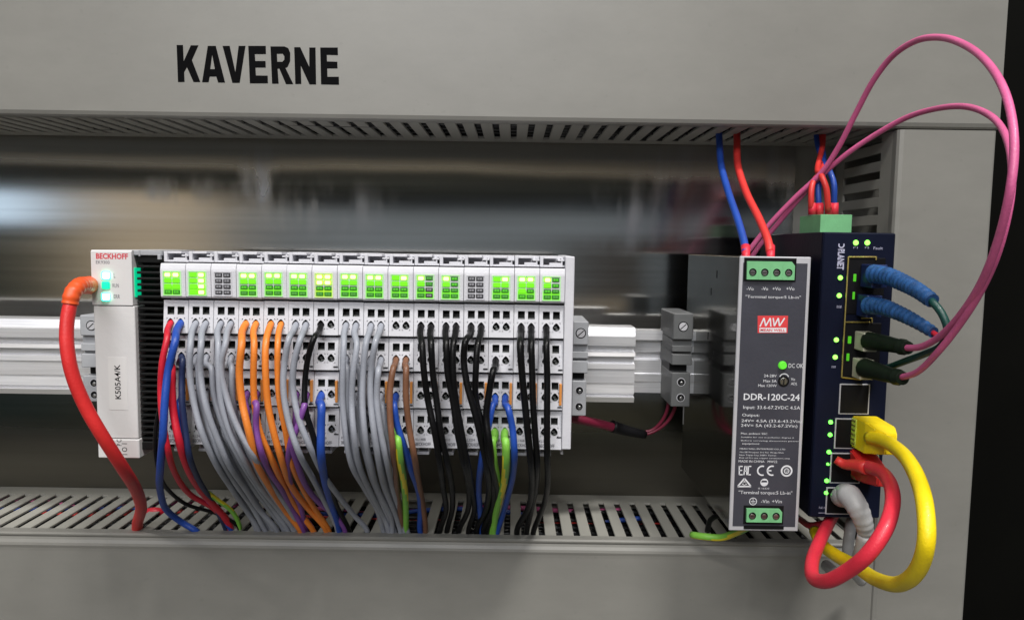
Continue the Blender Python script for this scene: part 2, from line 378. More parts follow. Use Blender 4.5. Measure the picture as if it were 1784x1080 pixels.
t = thing('cable_duct', 'right vertical grey cable duct running down beside the switch', 'cable duct', (230, 0, -260))
b = new()
box(b, 205, 206.4, .4, 14, -300, ZT - 1.2); box(b, 205, 257, .2, 1.8, -300, ZT - 1.2); box(b, 255.6, 257, 1.8, 72, -300, ZT - 1.2)
box(b, 205, 206.4, 60, 72, -300, ZT - 1.2); part('tray', b, M['duct_wall'], t)
pfx = [(205, 71), (205.05, 76.2), (206, 77.5), (208, 78.05), (256, 78.05), (257, 77.6), (257.6, 76), (257.6, 71), (256.4, 71), (256, 75.8), (206.6, 75.8), (206.4, 71)]
b = new(); za, zb = -300, 65.3
A = [b.verts.new(v3((x, d, za))) for x, d in pfx]; B = [b.verts.new(v3((x, d, zb))) for x, d in pfx]
for i in range(len(pfx)):
    j = (i + 1) % len(pfx); b.faces.new((A[i], A[j], B[j], B[i]))
b.faces.new(A); b.faces.new(B); part('cover', b, M['duct'], t)
f2 = new(); box(f2, 0, 1.4, 14, 60.2, -2.8, 2.8, bev=.2); f2m = mesh(f2, M['duct_wall'], 'finger')
for i in range(34):
    z = 58 - i * 10.0
    inst('finger', f2m, t, 205 - 230, 0, z + 260)

# ------------------------------------------------------------------ rails
b = new()
zz = [at(1060, y, 75)[1] for y in (571, 584, 586, 602, 604, 612, 614, 620, 622, 632, 634, 642, 643, 667, 668, 685, 687, 690, 691, 700)]
dd = [73, 74.5, 76, 76, 71, 71, 76, 76.4, 72, 72, 75.5, 75.8, 75, 75.4, 74.6, 75.4, 73, 73, 76.5, 75.5]
prof = list(zip(dd, zz)) + [(58, zz[-1]), (58, zz[0])]
prism(b, prof, -420, 68.2)
tr = thing('mounting_rail', 'ridged aluminium profile rail carrying the white terminals', 'rail', (-150, 58, -85))
part('profile', b, M['alu'], tr)
b = new()
zr = [at(1130, y, 55)[1] for y in (576, 592, 594, 614, 616, 626, 628, 650, 651, 664, 666, 684)]
dr = [56, 56, 52, 52, 48, 48, 54, 54, 55.5, 55.5, 54.8, 55]
prism(b, list(zip(dr, zr)) + [(44, zr[-1]), (44, zr[0])], 68.6, 178)
tr = thing('mounting_rail', 'short lower rail end between terminal block and power supply', 'rail', (120, 44, -83))
part('profile', b, M['alu'], tr)
for z in (-60, -70):
    pass
b = new(); box(b, -330, -300, 0, 58, -72, -56); box(b, 40, 60, 0, 44, -76, -54); part('standoff', b, M['alu_dull'], tr)

def end_clamp(x0, x1, d, ys, label, px, m=M['grey_clamp']):
    """ys: photo heights of top, upper block end, waist end, recess end, holes, bottom"""
    z = [at(px, y, d)[1] for y in ys]
    tt = thing('end_clamp', label, 'end clamp', (x0, d - 30, z[-1]))
    b = new(); box(b, x0, x1, d - 34, d, z[1], z[0], bev=.5)
    part('upper_block', b, m, tt)
    b = new(); h = (z[1] - z[2]) / 4
    box(b, x0, x1, d - 34, d - 2.6, z[1] - h, z[1] - .05); box(b, x0, x1, d - 34, d - .6, z[1] - 1.9 * h, z[1] - h, bev=.2)
    box(b, x0, x1, d - 34, d - 3.6, z[1] - 2.3 * h, z[1] - 1.9 * h); box(b, x0, x1, d - 34, d - .3, z[2], z[1] - 2.3 * h, bev=.3)
    part('waist', b, m, tt)
    b = new(); box(b, x0 + .3, x1 - 1, d - 34, d - 8, z[3], z[2] - .05); part('recess', b, M['black'], tt)
    b = new(); box(b, x0 + .2, x1 - .4, d - 34, d - .8, z[-1], z[3], bev=.4); part('lower_block', b, m, tt)
    xc = (x0 + x1) / 2
    s = new(); zc = (z[0] + z[1]) / 2
    cyl(s, (xc, d - .6, zc), (xc, d + .06, zc), 2.75, 2.75, 20, mi=1); cyl(s, (xc, d - .6, zc), (xc, d + .3, zc), 2.35, 2.2, 20)
    quad(s, [(xc - 1.7, d + .33, zc - 1.2), (xc - 1.3, d + .33, zc - 1.5), (xc + 1.7, d + .33, zc + 1.2), (xc + 1.3, d + .33, zc + 1.5)], 1)
    so = part('screw', s, [M['alu_dull'], M['ink']], tt)
    zt, zb_ = z[3], z[-1]
    for q in (.27, .73):
        zc = zt + (zb_ - zt) * q
        s = new(); cyl(s, (xc, d - 1.2, zc), (xc, d - .7, zc), 2.3, 2.3, 20)
        cyl(s, (xc, d - .72, zc), (xc, d - .6, zc), 1.9, 1.9, 20, mi=1); cyl(s, (xc + .2, d - .62, zc - .4), (xc + .2, d - .1, zc - .4), 1.2, .7, 14, mi=2)
        part('screw_hole', s, [M['alu_dull'], M['black'], M['steel']], tt)
    return tt
dc = 96
a = at(998, 600, dc)[0]; c = at(1025, 600, dc)[0]
end_clamp(a, c, dc, (560, 601, 650, 664, 725), 'light grey end clamp with screw touching the right end of the terminal row', 1012)
dc2 = 84
a = at(1172, 600, dc2)[0]; c = at(1207, 600, dc2)[0]
end_clamp(a, c, dc2, (546, 592, 636, 650, 709), 'shaded grey end clamp with screw just left of the power supply', 1190, mat('shaded_clamp_plastic', (.095, .098, .10), .5, var=.08, scale=60, bump=.2))  # the shade on this clamp is put into a darker grey
a = at(140, 600, 88)[0]; c = at(180, 600, 88)[0]
end_clamp(a, c, 88, (549, 585, 640, 655, 700), 'grey end clamp half hidden behind the red cable and bus coupler', 150)

# ------------------------------------------------------------------ I/O terminals
def egg(r, cx, cz):
    return (r * cx * (1 - .5 * cz) if cz > 0 else r * cx, r * cz * 1.25 if cz > 0 else r * cz)
def panel(bm, w, zt, zb, dt, db, holes, skirt=6):
    xs = {0.12, w - .12}; zs = {zt, zb}
    for h in holes:
        xs |= {h[0], h[1]}; zs |= {h[2], h[3]}
    xs = sorted(xs); zs = sorted(zs, reverse=True)
    D = lambda z: dt + (db - dt) * (zt - z) / (zt - zb)
    for i in range(len(xs) - 1):
        for j in range(len(zs) - 1):
            xa, xb, za, zb2 = xs[i], xs[i + 1], zs[j], zs[j + 1]
            inside = [h for h in holes if h[0] <= xa + 1e-6 and h[1] >= xb - 1e-6 and h[2] <= zb2 + 1e-6 and h[3] >= za - 1e-6]
            if inside:
                continue
            quad(bm, [(xa, D(za), za), (xb, D(za), za), (xb, D(zb2), zb2), (xa, D(zb2), zb2)])
    for h in holes:
        if h[4] == 'c':
            xc, zc, r = (h[0] + h[1]) / 2, (h[2] + h[3]) / 2, h[5]; hx, hz = (h[1] - h[0]) / 2, (h[3] - h[2]) / 2
            n = 16; ring = []; sq = []
            for k in range(n):
                a_ = 2 * math.pi * (k + .5) / n; cx, cz = math.cos(a_), math.sin(a_)
                ex, ez = egg(r, cx, cz); ring.append((xc + ex, zc + ez)); s = 1 / max(abs(cx), abs(cz)); sq.append((xc + hx * max(-1, min(1, cx * s)), zc + hz * max(-1, min(1, cz * s))))
            for k in range(n):
                q = (k + 1) % n
                quad(bm, [(ring[k][0], D(ring[k][1]), ring[k][1]), (ring[q][0], D(ring[q][1]), ring[q][1]), (sq[q][0], D(sq[q][1]), sq[q][1]), (sq[k][0], D(sq[k][1]), sq[k][1])])
    a0, a1 = .12, w - .12; s = skirt
    quad(bm, [(a0, dt, zt), (a1, dt, zt), (a1, dt - s, zt), (a0, dt - s, zt)]); quad(bm, [(a0, db, zb), (a1, db, zb), (a1, db - s, zb), (a0, db - s, zb)])
    quad(bm, [(a0, dt, zt), (a0, db, zb), (a0, db - s, zb), (a0, dt - s, zt)]); quad(bm, [(a1, dt, zt), (a1, db, zb), (a1, db - s, zb), (a1, dt - s, zt)])

TX0, TW = -166.5, 11.96
# row: top, bottom, release square (top, bottom), port centre z
ROWS = [(-27.6, -43.2, -30.6, -34.4, -38.2), (-44.6, -60.0, -46.9, -50.6, -54.4), (-61.4, -77.8, -64.9, -68.3, -72.0), (-79.0, -97.3, -82.2, -85.4, -89.0)]
CX = (3.55, 8.35)
TD = (127.0, 128.8)
def term_d(row, z):
    zt, zb = ROWS[row][:2]; return TD[0] + (TD[1] - TD[0]) * (zt - z) / (zt - zb)
b = new()
for zt, zb, s0, s1, pc in ROWS:
    hs = []
    for cx in CX:
        hs.append((cx - 1.65, cx + 1.65, s1, s0, 'r')); hs.append((cx - 2.0, cx + 2.0, pc - 2.3, pc + 2.3, 'c', 1.72))
    # the columns must share cuts
    panel(b, TW, zt, zb, TD[0], TD[1], hs)
    box(b, .1, TW - .1, 70, 121, zb + .3, zt - .3)
box(b, .1, TW - .1, 70, 119.5, -98, -26.0)                    # core, seen in the grooves
prism(b, [(70, -10.0), (128.9, -10.0), (129.5, -10.5), (130.1, -12.6), (130.2, -13.4), (130.0, -25.6), (129.2, -26.4), (70, -26.4)], .12, TW - .12)
# latch head
box(b, .12, TW - .12, 70, 117.5, -9.4, -4.6)
box(b, .12, 1.7, 117, 126.2, -9.4, -4.3, bev=.15); box(b, .12, TW - 3.6, 117, 125.8, -5.4, -4.3, bev=.1); box(b, 8.6, TW - .12, 117, 126.2, -6.6, -5.9, bev=.1)
box(b, 4.6, 10.2, 117, 126, -9.4, -7.4, bev=.15); box(b, 10.2, 10.9, 117, 126, -9.4, -5.2, bev=.1); box(b, 1.7, TW - .12, 117, 126.1, -9.4, -8.5, bev=.1)
# frame round the lamp window
for q in ((1.3, 9.9, -13.6, -14.0), (1.3, 9.9, -24.9, -25.2), (1.3, 1.7, -14.0, -24.9), (9.6, 9.9, -14.0, -24.9)):
    box(b, q[0], q[1], 129.9, 130.45, q[3], q[2])
box(b, 1.2, 4.2, 108, 122, -102.6, -101.6); box(b, 1.2, 7.2, 108, 123, -102.4, -100.9, bev=.2); box(b, 1.2, 2.1, 110, 122, -101, -98); box(b, 6.3, 7.2, 110, 122, -101, -98)
house_me = mesh(b, M['housing'], 'housing')
b = new()   # release opening pocket, local to its centre
for q in ([(-1.65, 0, 1.9), (1.65, 0, 1.9), (1.65, -6, 1.9), (-1.65, -6, 1.9)], [(-1.65, 0, -1.9), (1.65, 0, -1.9), (1.65, -6, -1.9), (-1.65, -6, -1.9)],
          [(-1.65, 0, 1.9), (-1.65, 0, -1.9), (-1.65, -6, -1.9), (-1.65, -6, 1.9)], [(1.65, 0, 1.9), (1.65, 0, -1.9), (1.65, -6, -1.9), (1.65, -6, 1.9)],
          [(-1.65, -6, 1.9), (1.65, -6, 1.9), (1.65, -6, -1.9), (-1.65, -6, -1.9)]): quad(b, q)
prism(b, [(-5.8, 1.2), (-3.0, -.9), (-1.2, -1.5), (-1.2, -1.85), (-5.8, -1.85)], -1.6, 1.6, mi=1)
rel_me = mesh(b, [M['pocket'], M['spring']], 'release_slot')
b = new()
def loop(r, d): return [b.verts.new(v3((egg(r, math.cos(a), math.sin(a))[0], d, egg(r, math.cos(a), math.sin(a))[1]))) for a in [2 * math.pi * (k + .5) / 16 for k in range(16)]]
L0, L1 = loop(1.73, 0), loop(1.45, -6.5)
for k in range(16): f = b.faces.new((L0[k], L0[(k + 1) % 16], L1[(k + 1) % 16], L1[k])); f.smooth = True
b.faces.new(L1)
L2, L3 = loop(1.98, .02), loop(1.84, .3)
for k in range(16): f = b.faces.new((L2[k], L2[(k + 1) % 16], L3[(k + 1) % 16], L3[k])); f.material_index = 2
box(b, -.9, .3, -6, -1.0, -.35, .45, mi=1); box(b, -.2, .95, -6, -.5, -1.35, -.55, mi=1)
port_me = mesh(b, [M['pocket'], M['spring'], M['housing']], 'wire_port')
def led_mesh(mk, ring_, full):
    b = new()
    if full:
        box(b, -1.78, 1.78, 0, .6, -1.15, 1.15, bev=.25)
        if 'top' in mk: box(b, -1.25, 1.25, .5, .85, -.85, .85, bev=.3, mi=1)
    else:
        box(b, -1.72, 1.72, 0, .35, -1.0, 1.0, bev=.15, mi=1); box(b, -1.15, 1.15, .3, .6, -.5, .5, bev=.15)
        box(b, -.12, .12, .3, .62, -.6, .6, mi=1)
    return mesh(b, [M[mk], M[ring_]], 'led')
led_mes = {'led_off': led_mesh('led_off', 'led_ring', False)}
for k in ('led_top', 'led_top_y', 'led_mid'): led_mes[k] = led_mesh(k, 'led_core', True)
for k in ('led_low', 'led_dim'): led_mes[k] = led_mesh(k, 'led_ring_lit', False)
b = new(); box(b, 1.72, 9.57, 129.8, 130.08, -24.9, -14.0); wp = mesh(b, M['housing'], 'led_window')
b = new()
for q in ((1.28, 9.95, -13.55, -13.97), (1.28, 9.95, -24.93, -25.25), (1.28, 1.70, -13.98, -24.92), (9.59, 9.95, -13.98, -24.92)): box(b, q[0], q[1], 129.9, 130.56, q[3], q[2])
bp_ = mesh(b, M['halo_rim'], 'halo_bezel'); bq_ = bp_.copy(); bq_.materials[0] = M['halo_rim_y']; bez_mes = {False: bp_, True: bq_}
win_mes = {}
for k in ('housing', 'win_lit', 'win_y'):
    q = wp.copy(); q.materials[0] = M[k]; win_mes[k] = q
b = new(); box(b, 10.35, 11.55, 125, 129.3, -75.6, -65.2, bev=.15); mark_me = mesh(b, M['orange_mark'], 'contact_marker')
b = new(); box(b, 9.6, 11.7, 0, .3, -.25, .25); slit_me = mesh(b, M['black'], 'latch_slit')
def lab_mesh(num):
    b = new(); text(b, num, 1.2, 6.0, -92.5, -93.8, 128.72); text(b, 'BECKHOFF', 1.2, 8.6, -94.6, -96.3, 128.88, bold=.01); return mesh(b, M['ink_soft'], 'lettering')
labs = [lab_mesh(n) for n in ('KL9010', 'KL1408', 'KL2408', 'KL3204')]
T, Y, m_, l_, d_, o_ = 'led_top', 'led_top_y', 'led_mid', 'led_low', 'led_dim', 'led_off'
std = [(T, T), (m_, m_), (l_, l_), (d_, d_)]  # lower rows emit weakly to stand in for light bleeding from the top
LED = [[(T, T), (m_, m_), (m_, m_), (l_, l_)], [(m_, T), (m_, T), (m_, T), (m_, T)], [(o_, o_)] * 4, std, std, std, [(Y, Y), (Y, Y), (l_, l_), (d_, d_)], std, std,
       [(m_, T), (m_, m_), (l_, l_), (d_, d_)], [(T, d_), (m_, d_), (l_, o_), (d_, o_)], [(T, l_), (m_, l_), (l_, d_), (d_, d_)], [(o_, o_)] * 4,
       [(m_, T), (m_, m_), (l_, l_), (d_, d_)], [(T, T), (m_, m_), (m_, l_), (l_, d_)], [(T, l_), (m_, l_), (l_, d_), (d_, d_)]]
ORD = ['first', 'second', 'third', 'fourth', 'fifth', 'sixth', 'seventh', 'eighth', 'ninth', 'tenth', 'eleventh', 'twelfth', 'thirteenth', 'fourteenth', 'fifteenth', 'sixteenth']
TLAB = ['with crimson and blue top wires', 'all eight lamps lit green', 'unlit lamps above grey wires', 'left pair of orange wires',
        'right pair of orange wires', 'grey wires above purple ones', 'yellowish lamps, one black top wire', 'left half of the straight grey bundle', 'right half of the straight grey bundle',
        'two brown wires, empty top ports', 'first pair of black wires', 'second pair of black wires', 'unlit lamps above black wires', 'blue wires above green and yellow ones',
        'two black wires near the end', 'one black wire, beside the end plate']
for i in range(16):
    x = TX0 + i * TW
    jx, jz, jd = R.uniform(-.03, .03), R.uniform(-.14, .14), R.uniform(-.2, .2)
    root = thing('io_terminal', ORD[i] + ' white terminal from the left, ' + TLAB[i], 'terminal', (x + jx, 70 + jd, -98 + jz), 'white terminals side by side on the rail')
    oo = (0, -70, 98)
    inst('housing', house_me, root, *oo)
    for ri, (zt, zb, s0, s1, pc) in enumerate(ROWS):
        for cx in CX:
            inst('release_slot', rel_me, root, cx, term_d(ri, (s0 + s1) / 2) - 70, (s0 + s1) / 2 + 98)
            inst('wire_port', port_me, root, cx, term_d(ri, pc) - 70, pc + 98)
    inst('led_window', win_mes['housing' if LED[i][0][0] == 'led_off' else 'win_y' if i == 6 else 'win_lit'], root, *oo)
    if LED[i][0][0] != 'led_off': inst('halo_bezel', bez_mes[i == 6], root, *oo)
    for rr in range(4):
        for cc in range(2):
            inst('led', led_mes[LED[i][rr][cc]], root, 3.7 + cc * 3.85, 130.05 - 70, -15.35 - rr * 2.72 + 98)
    inst('contact_marker', mark_me, root, *oo)
    for zz_, dz in ((-58.4, 128.7), (-76.6, 128.7), (-91.4, 128.2)): inst('latch_slit', slit_me, root, 0, dz - 70, zz_ + 98)
    inst('lettering', labs[(i * 7 + 3) % 4], root, *oo)
# end plate
b = new(); box(b, TX0 + 16 * TW + .05, 29.3, 70, 129.6, -97.0, -4.2, bev=.35); box(b, TX0 + 16 * TW + .05, 26.2, 110, 122, -101.5, -97.1)
t = thing('end_plate', 'plain white end plate closing the right end of the terminal row', 'end plate', (27, 70, -97)); part('plate', b, M['housing'], t)

# ------------------------------------------------------------------ bus coupler
t = thing('bus_coupler', 'white bus coupler with glowing cyan lamps, black ribbed side and handwritten style label', 'bus coupler', (-190, 70, -104), )
b = new(); prism(b, [(60, -4.3), (128.6, -4.3), (129.4, -5), (129.4, -30.3), (60, -30.3)], -199.4, -180.2); part('upper_housing', b, M['housing2'], t)
b = new(); box(b, -199.2, -179.6, 60, 129.1, -94.8, -30.75, bev=.35); part('lower_housing', b, M['housing2'], t)
b = new(); box(b, -198.8, -178.9, 60, 129.9, -104.3, -95.1, bev=.35); part('foot', b, M['housing2'], t)
b = new(); box(b, -180, -166.7, 60, 119, -101.5, -6.5); part('side_body', b, M['black'], t)
b = new(); box(b, -180.1, -166.7, 119, 127.6, -6.6, -4.4, bev=.3); box(b, -177.5, -176.9, 119, 128, -7, -4.2); box(b, -168.6, -167.2, 122, 128.2, -8.5, -6.2, bev=.2); part('top_latch', b, M['grey_clamp'], t)
b = new(); box(b, -179.3, -166.9, 118, 127.0, -100.8, -96.8, bev=.4); part('side_foot', b, M['black_rib'], t)
b = new(); box(b, -179.3, -166.9, 118, 126.6, -10.2, -7.0, bev=.4); part('side_cap', b, M['black_rib'], t)
rb = new(); box(rb, -6.2, 6.1, -7.5, 0, -.62, .62, bev=.3, seg=2); rib_me = mesh(rb, M['black_rib'], 'rib')
for k in range(30):
    inst('rib', rib_me, t, -173.1 + 190, 126.8 - 70, -11.9 - k * 2.88 + 104)
def lens(bm, px, py, d, wpx, hpx, h=.5, mi=0):
    x, z = at(px, py, d); w_, h_ = wpx * (CD - d) / F / 2, hpx * (CD - d) / F / 2
    box(bm, x - w_, x + w_, d - .1, d + h, z - h_, z + h_, bev=min(w_, h_) * .25, mi=mi)
for py, mk, s in ((480, 'led_c', 15), (497, 'led_c2', 14), (517, 'led_c', 15)):
    b = new(); lens(b, 185, py, 129.4, s, s - 1, .9)
    if mk == 'led_c': lens(b, 185, py, 130.35, s - 3, s - 4, .3, mi=1)
    part('led', b, [M[mk], M['led_cw']], t)
b = new(); box(b, -180.15, -179.7, 122, 127.6, -26.5, -12.5, bev=.1); part('side_light_leak', b, mat('side_glow', (0, .60, .28), emit=.8), t)  # added glowing strip, stands in for lamp light leaking onto the ribs
b = new(); tpx(b, 'BECKHOFF', 167, 441, 223, 452, 129.46, bold=.03); part('brand_lettering', b, M['ink_red'], t)
b = new(); tpx(b, 'EK9300', 167, 454, 191, 460, 129.46); tpx(b, 'L', 198, 476, 201, 484, 129.46); tpx(b, 'RUN', 196, 494, 207, 501, 129.46); tpx(b, 'ERR', 198, 513, 209, 520, 129.46)
part('model_lettering', b, M['ink_soft'], t)
a = at(188, 622, 129.1); c = at(223, 714, 129.1)
b = new(); box(b, a[0], c[0], 129.05, 129.22, c[1], a[1]); st = part('sticker', b, M['sticker'], t)
b = new(); tpx(b, 'K505A4/K', 199, 635, 211, 695, 129.26, bold=.012, rot=90); part('sticker_lettering', b, M['ink'], st)
b = new(); tpx(b, 'P C', 203, 765, 212, 776, 129.96, rot=90); tpx(b, 'I O 1', 212, 772, 222, 792, 129.96, rot=90); part('foot_lettering', b, M['ink'], t)
# housings have a net-port on the left flank
x, z = at(160, 492, 100)
# ------------------------------------------------------------------ wires
ROWN = ['top', 'second', 'third', 'bottom']
def depth(py, L):
    a = min(1, max(0, (py - 775) / 155.0)); a = a * a * (3 - 2 * a)
    return (136.5 + L) * (1 - a) + (69 + L * .25) * a
def port(ti, ci, ri, inside=-4.5):
    pc = ROWS[ri][4]; return (TX0 + ti * TW + CX[ci], term_d(ri, pc) + inside, pc)
def wire(colr, ti, ci, ri, pts, L=0, r=1.42, group='wires dropping from the terminals into the bottom duct', name=None, stripe=False):
    p0 = port(ti, ci, ri)
    p0 = (p0[0], p0[1], p0[2] + .2); path = [p0, (p0[0], p0[1] + 4.3, p0[2] - .55), (p0[0], p0[1] + 7.2 + L * .35, p0[2] - 3.3)]
    r = min(1.65, r * 1.03) if r < 1.65 else r
    last = None
    for qi, q in enumerate(pts):
        q = (q[0] - (892 - q[0]) / 332 * (0, 2, 4.5, 6)[ri] * (.8, .4, .15, 0)[min(qi, 3)],) + tuple(q[1:])
        d = depth(q[1], L) if len(q) < 3 else q[2]
        last = P3(q[0] + R.uniform(-1.2, 1.2), q[1], d + R.uniform(-1.2, 1.2)); path.append(last)
    path.append((last[0] + R.uniform(-2, 2), min(last[1], 67) - 2, ZB - 8)); path.append((last[0] + R.uniform(-6, 6), 50, ZB - 24))
    b = new(); tube(b, path, r, 12, stripe=.22 if stripe else None)
    side = 'left' if ci == 0 else 'right'
    mats = [W[colr]] + ([W['yellow']] if stripe else [])
    cn = name or colr
    return solo('wire', b, mats, f'{cn} wire in the {side} {ROWN[ri]} port of the {ORD[ti]} terminal from the left', 'wire', p0, group)
G = 'grey'
# back layers first (low rows)
wire('navy', 0, 1, 1, [(320, 625), (317, 660), (318, 700), (324, 750), (330, 790), (345, 835), (372, 880), (392, 918)], 0, name='dark navy')
wire('crimson', 0, 0, 1, [(301, 640), (301, 680), (304, 720), (311, 765), (324, 810), (347, 850), (374, 880), (402, 915)], 1, r=1.75)
wire('crimson', 0, 0, 0, [(292, 590), (283, 630), (281, 680), (283, 730), (291, 780), (306, 825), (333, 862), (372, 886), (400, 916)], 2)
wire('blue', 0, 1, 2, [(318, 700), (318, 735), (322, 770), (332, 815), (352, 855), (378, 892), (400, 920)], -1.5, r=1.3)
wire('green', 0, 1, 3, [(329, 752), (326, 775), (330, 805), (345, 842), (376, 868), (405, 890), (418, 915)], -3, name='green and yellow', stripe=True, r=1.2)
wire('black', 0, 0, 2, [(290, 700), (277, 735), (272, 780), (277, 825), (295, 855), (330, 880), (380, 895), (415, 918)], 0, r=1.0, name='thin black')
wire('blue', 0, 1, 0, [(305, 595), (293, 645), (287, 700), (283, 760), (280, 810), (280, 855), (292, 890), (318, 910), (342, 925)], 5, r=1.75)
# greys of terminals two and three
wire(G, 1, 0, 1, [(347, 640), (350, 690), (361, 740), (382, 790), (410, 840), (440, 885), (462, 925)], -1)
wire(G, 1, 1, 1, [(371, 640), (375, 690), (391, 745), (418, 800), (450, 850), (480, 890), (500, 922)], -1)
wire(G, 2, 0, 1, [(388, 640), (390, 690), (402, 745), (428, 800), (458, 850), (492, 895), (512, 922)], -2)
wire(G, 2, 1, 1, [(405, 640), (406, 690), (418, 745), (438, 800), (470, 855), (500, 895), (522, 922)], -1)
wire(G, 1, 1, 2, [(366, 705), (376, 745), (396, 790), (425, 840), (452, 885), (476, 922)], -4)
wire(G, 2, 0, 2, [(395, 705), (402, 745), (422, 795), (449, 845), (482, 895), (500, 924)], -4)
wire(G, 1, 0, 0, [(333, 600), (331, 650), (338, 705), (352, 755), (374, 805), (403, 850), (430, 890), (452, 924)], 3)
wire(G, 1, 1, 0, [(350, 600), (348, 650), (358, 705), (374, 755), (398, 805), (428, 850), (455, 890), (482, 924)], 4)
wire(G, 2, 0, 0, [(380, 600), (380, 650), (386, 700), (400, 750), (424, 800), (455, 848), (488, 890), (512, 922)], 4)
wire(G, 2, 1, 0, [(393, 598), (386, 640), (394, 690), (413, 740), (439, 790), (470, 838), (500, 880), (522, 920)], 5)
wire(G, 1, 0, 2, [(352, 705), (358, 745), (374, 790), (400, 840), (430, 885), (448, 922)], -4)
wire(G, 1, 1, 3, [(374, 765), (388, 800), (414, 845), (446, 890), (470, 924)], -6)
wire(G, 2, 0, 3, [(402, 765), (416, 800), (440, 845), (472, 892), (494, 924)], -6)
wire(G, 2, 1, 2, [(410, 705), (416, 745), (434, 795), (460, 845), (494, 893), (530, 924)], -4)
# purple
wire('purple', 3, 0, 2, [(434, 712), (436, 745), (442, 780), (456, 818), (484, 860), (520, 892), (545, 922)], -1)
wire('purple', 3, 1, 2, [(451, 705), (449, 745), (456, 785), (470, 820), (490, 850), (508, 885), (530, 924)], 5)
wire('purple', 5, 0, 2, [(521, 705), (516, 740), (507, 775), (503, 815), (510, 852), (524, 880), (533, 922)], 2)
wire('purple', 5, 1, 2, [(534, 705), (523, 735), (511, 770), (518, 812), (535, 850), (558, 876), (585, 900), (600, 922)], 4)
# orange
wire('orange', 4, 1, 0, [(484, 600), (483, 650), (487, 700), (497, 750), (507, 800), (528, 850), (552, 890), (572, 922)], 1, r=1.4)
wire('orange', 4, 0, 0, [(463, 600), (462, 650), (467, 705), (477, 755), (490, 800), (508, 845), (536, 885), (566, 920)], 3, r=1.55)
wire('orange', 3, 1, 0, [(443, 600), (441, 650), (443, 700), (453, 750), (473, 800), (497, 850), (525, 895), (545, 924)], 2, r=1.5)
wire('orange', 3, 0, 0, [(421, 600), (417, 650), (421, 700), (432, 750), (447, 800), (468, 845), (498, 890), (524, 924)], 6, r=1.7)
# greys of terminal six, black and blue of terminal seven
wire(G, 5, 0, 0, [(504, 590), (494, 635), (493, 680), (502, 735), (520, 785), (546, 835), (570, 880), (588, 922)], 6)
wire(G, 5, 1, 0, [(524, 590), (513, 635), (510, 680), (520, 730), (540, 780), (566, 830), (592, 868), (618, 898), (640, 924)], 5)
wire('black', 6, 0, 0, [(547, 590), (536, 630), (531, 672), (532, 712), (542, 750), (556, 795), (570, 840), (588, 885), (606, 920)], 3, r=1.35)
wire('blue', 6, 0, 2, [(564, 705), (560, 745), (560, 790), (566, 835), (577, 880), (590, 922)], 5, r=1.9)
# straight grey bundle
wire(G, 7, 0, 1, [(606, 640), (606, 700), (608, 760), (618, 810), (640, 855), (662, 895), (672, 922)], -1)
wire(G, 7, 1, 1, [(627, 640), (629, 700), (632, 760), (643, 815), (662, 865), (682, 918)], -2)
wire(G, 8, 0, 1, [(648, 640), (649, 700), (653, 760), (660, 815), (676, 870), (700, 918)], -1)
wire(G, 8, 1, 2, [(668, 705), (672, 750), (680, 800), (688, 850), (700, 895), (708, 920)], 0)
wire(G, 8, 1, 1, [(660, 645), (657, 695), (664, 750), (674, 800), (684, 850), (702, 905)], 5)
wire(G, 7, 0, 0, [(600, 600), (597, 650), (597, 700), (602, 755), (612, 805), (634, 850), (657, 890), (668, 922)], 3)
wire(G, 7, 1, 0, [(622, 600), (615, 650), (613, 700), (616, 755), (625, 805), (645, 855), (668, 900), (676, 922)], 4)
wire(G, 8, 0, 0, [(637, 595), (632, 650), (632, 700), (636, 755), (645, 805), (660, 855), (682, 905)], 4)
wire(G, 8, 1, 0, [(655, 595), (647, 650), (647, 700), (651, 755), (660, 805), (672, 855), (693, 905)], 6)
wire(G, 7, 0, 2, [(608, 705), (611, 750), (620, 800), (640, 850), (660, 892), (668, 922)], -4)
wire(G, 7, 1, 2, [(626, 705), (630, 750), (640, 800), (656, 850), (676, 895), (686, 922)], -4)
wire(G, 8, 0, 2, [(652, 705), (657, 750), (664, 800), (677, 850), (694, 895), (698, 922)], -3)
# terminal ten
wire('blue', 9, 0, 2, [(690, 705), (692, 740), (703, 775), (716, 815), (728, 855), (733, 890), (732, 924)], 1, r=1.55)
wire('green', 9, 0, 3, [(695, 765), (697, 795), (703, 835), (707, 875), (706, 924)], 3, name='green and yellow', stripe=True, r=1.7)
wire('brown', 9, 0, 1, [(687, 640), (681, 680), (680, 725), (683, 775), (689, 820), (694, 865), (700, 915)], 4, r=1.45)
wire('brown', 9, 1, 1, [(708, 640), (707, 690), (712, 740), (720, 790), (729, 840), (737, 885), (742, 924)], 4, r=1.45)
# black pairs
wire('black', 10, 0, 0, [(735, 600), (739, 650), (746, 700), (756, 750), (764, 800), (772, 850), (776, 890), (768, 922)], 3, r=1.5)
wire('black', 10, 1, 0, [(750, 600), (753, 650), (760, 700), (768, 750), (777, 800), (787, 850), (788, 890), (780, 922)], 2, r=1.5)
wire('black', 11, 0, 0, [(777, 600), (781, 650), (789, 700), (797, 750), (806, 800), (818, 850), (815, 890), (800, 922)], 3, r=1.5)
wire('black', 11, 1, 0, [(790, 600), (790, 650), (795, 700), (804, 750), (812, 800), (822, 850), (826, 890), (818, 922)], 2, r=1.5)
wire('black', 12, 0, 0, [(811, 595), (808, 625), (815, 670), (826, 715), (838, 760), (848, 810), (853, 855), (845, 890), (832, 922)], 4, r=1.55)
wire('black', 12, 1, 0, [(833, 600), (828, 645), (829, 695), (839, 740), (850, 790), (858, 840), (856, 885), (842, 922)], 3, r=1.5)
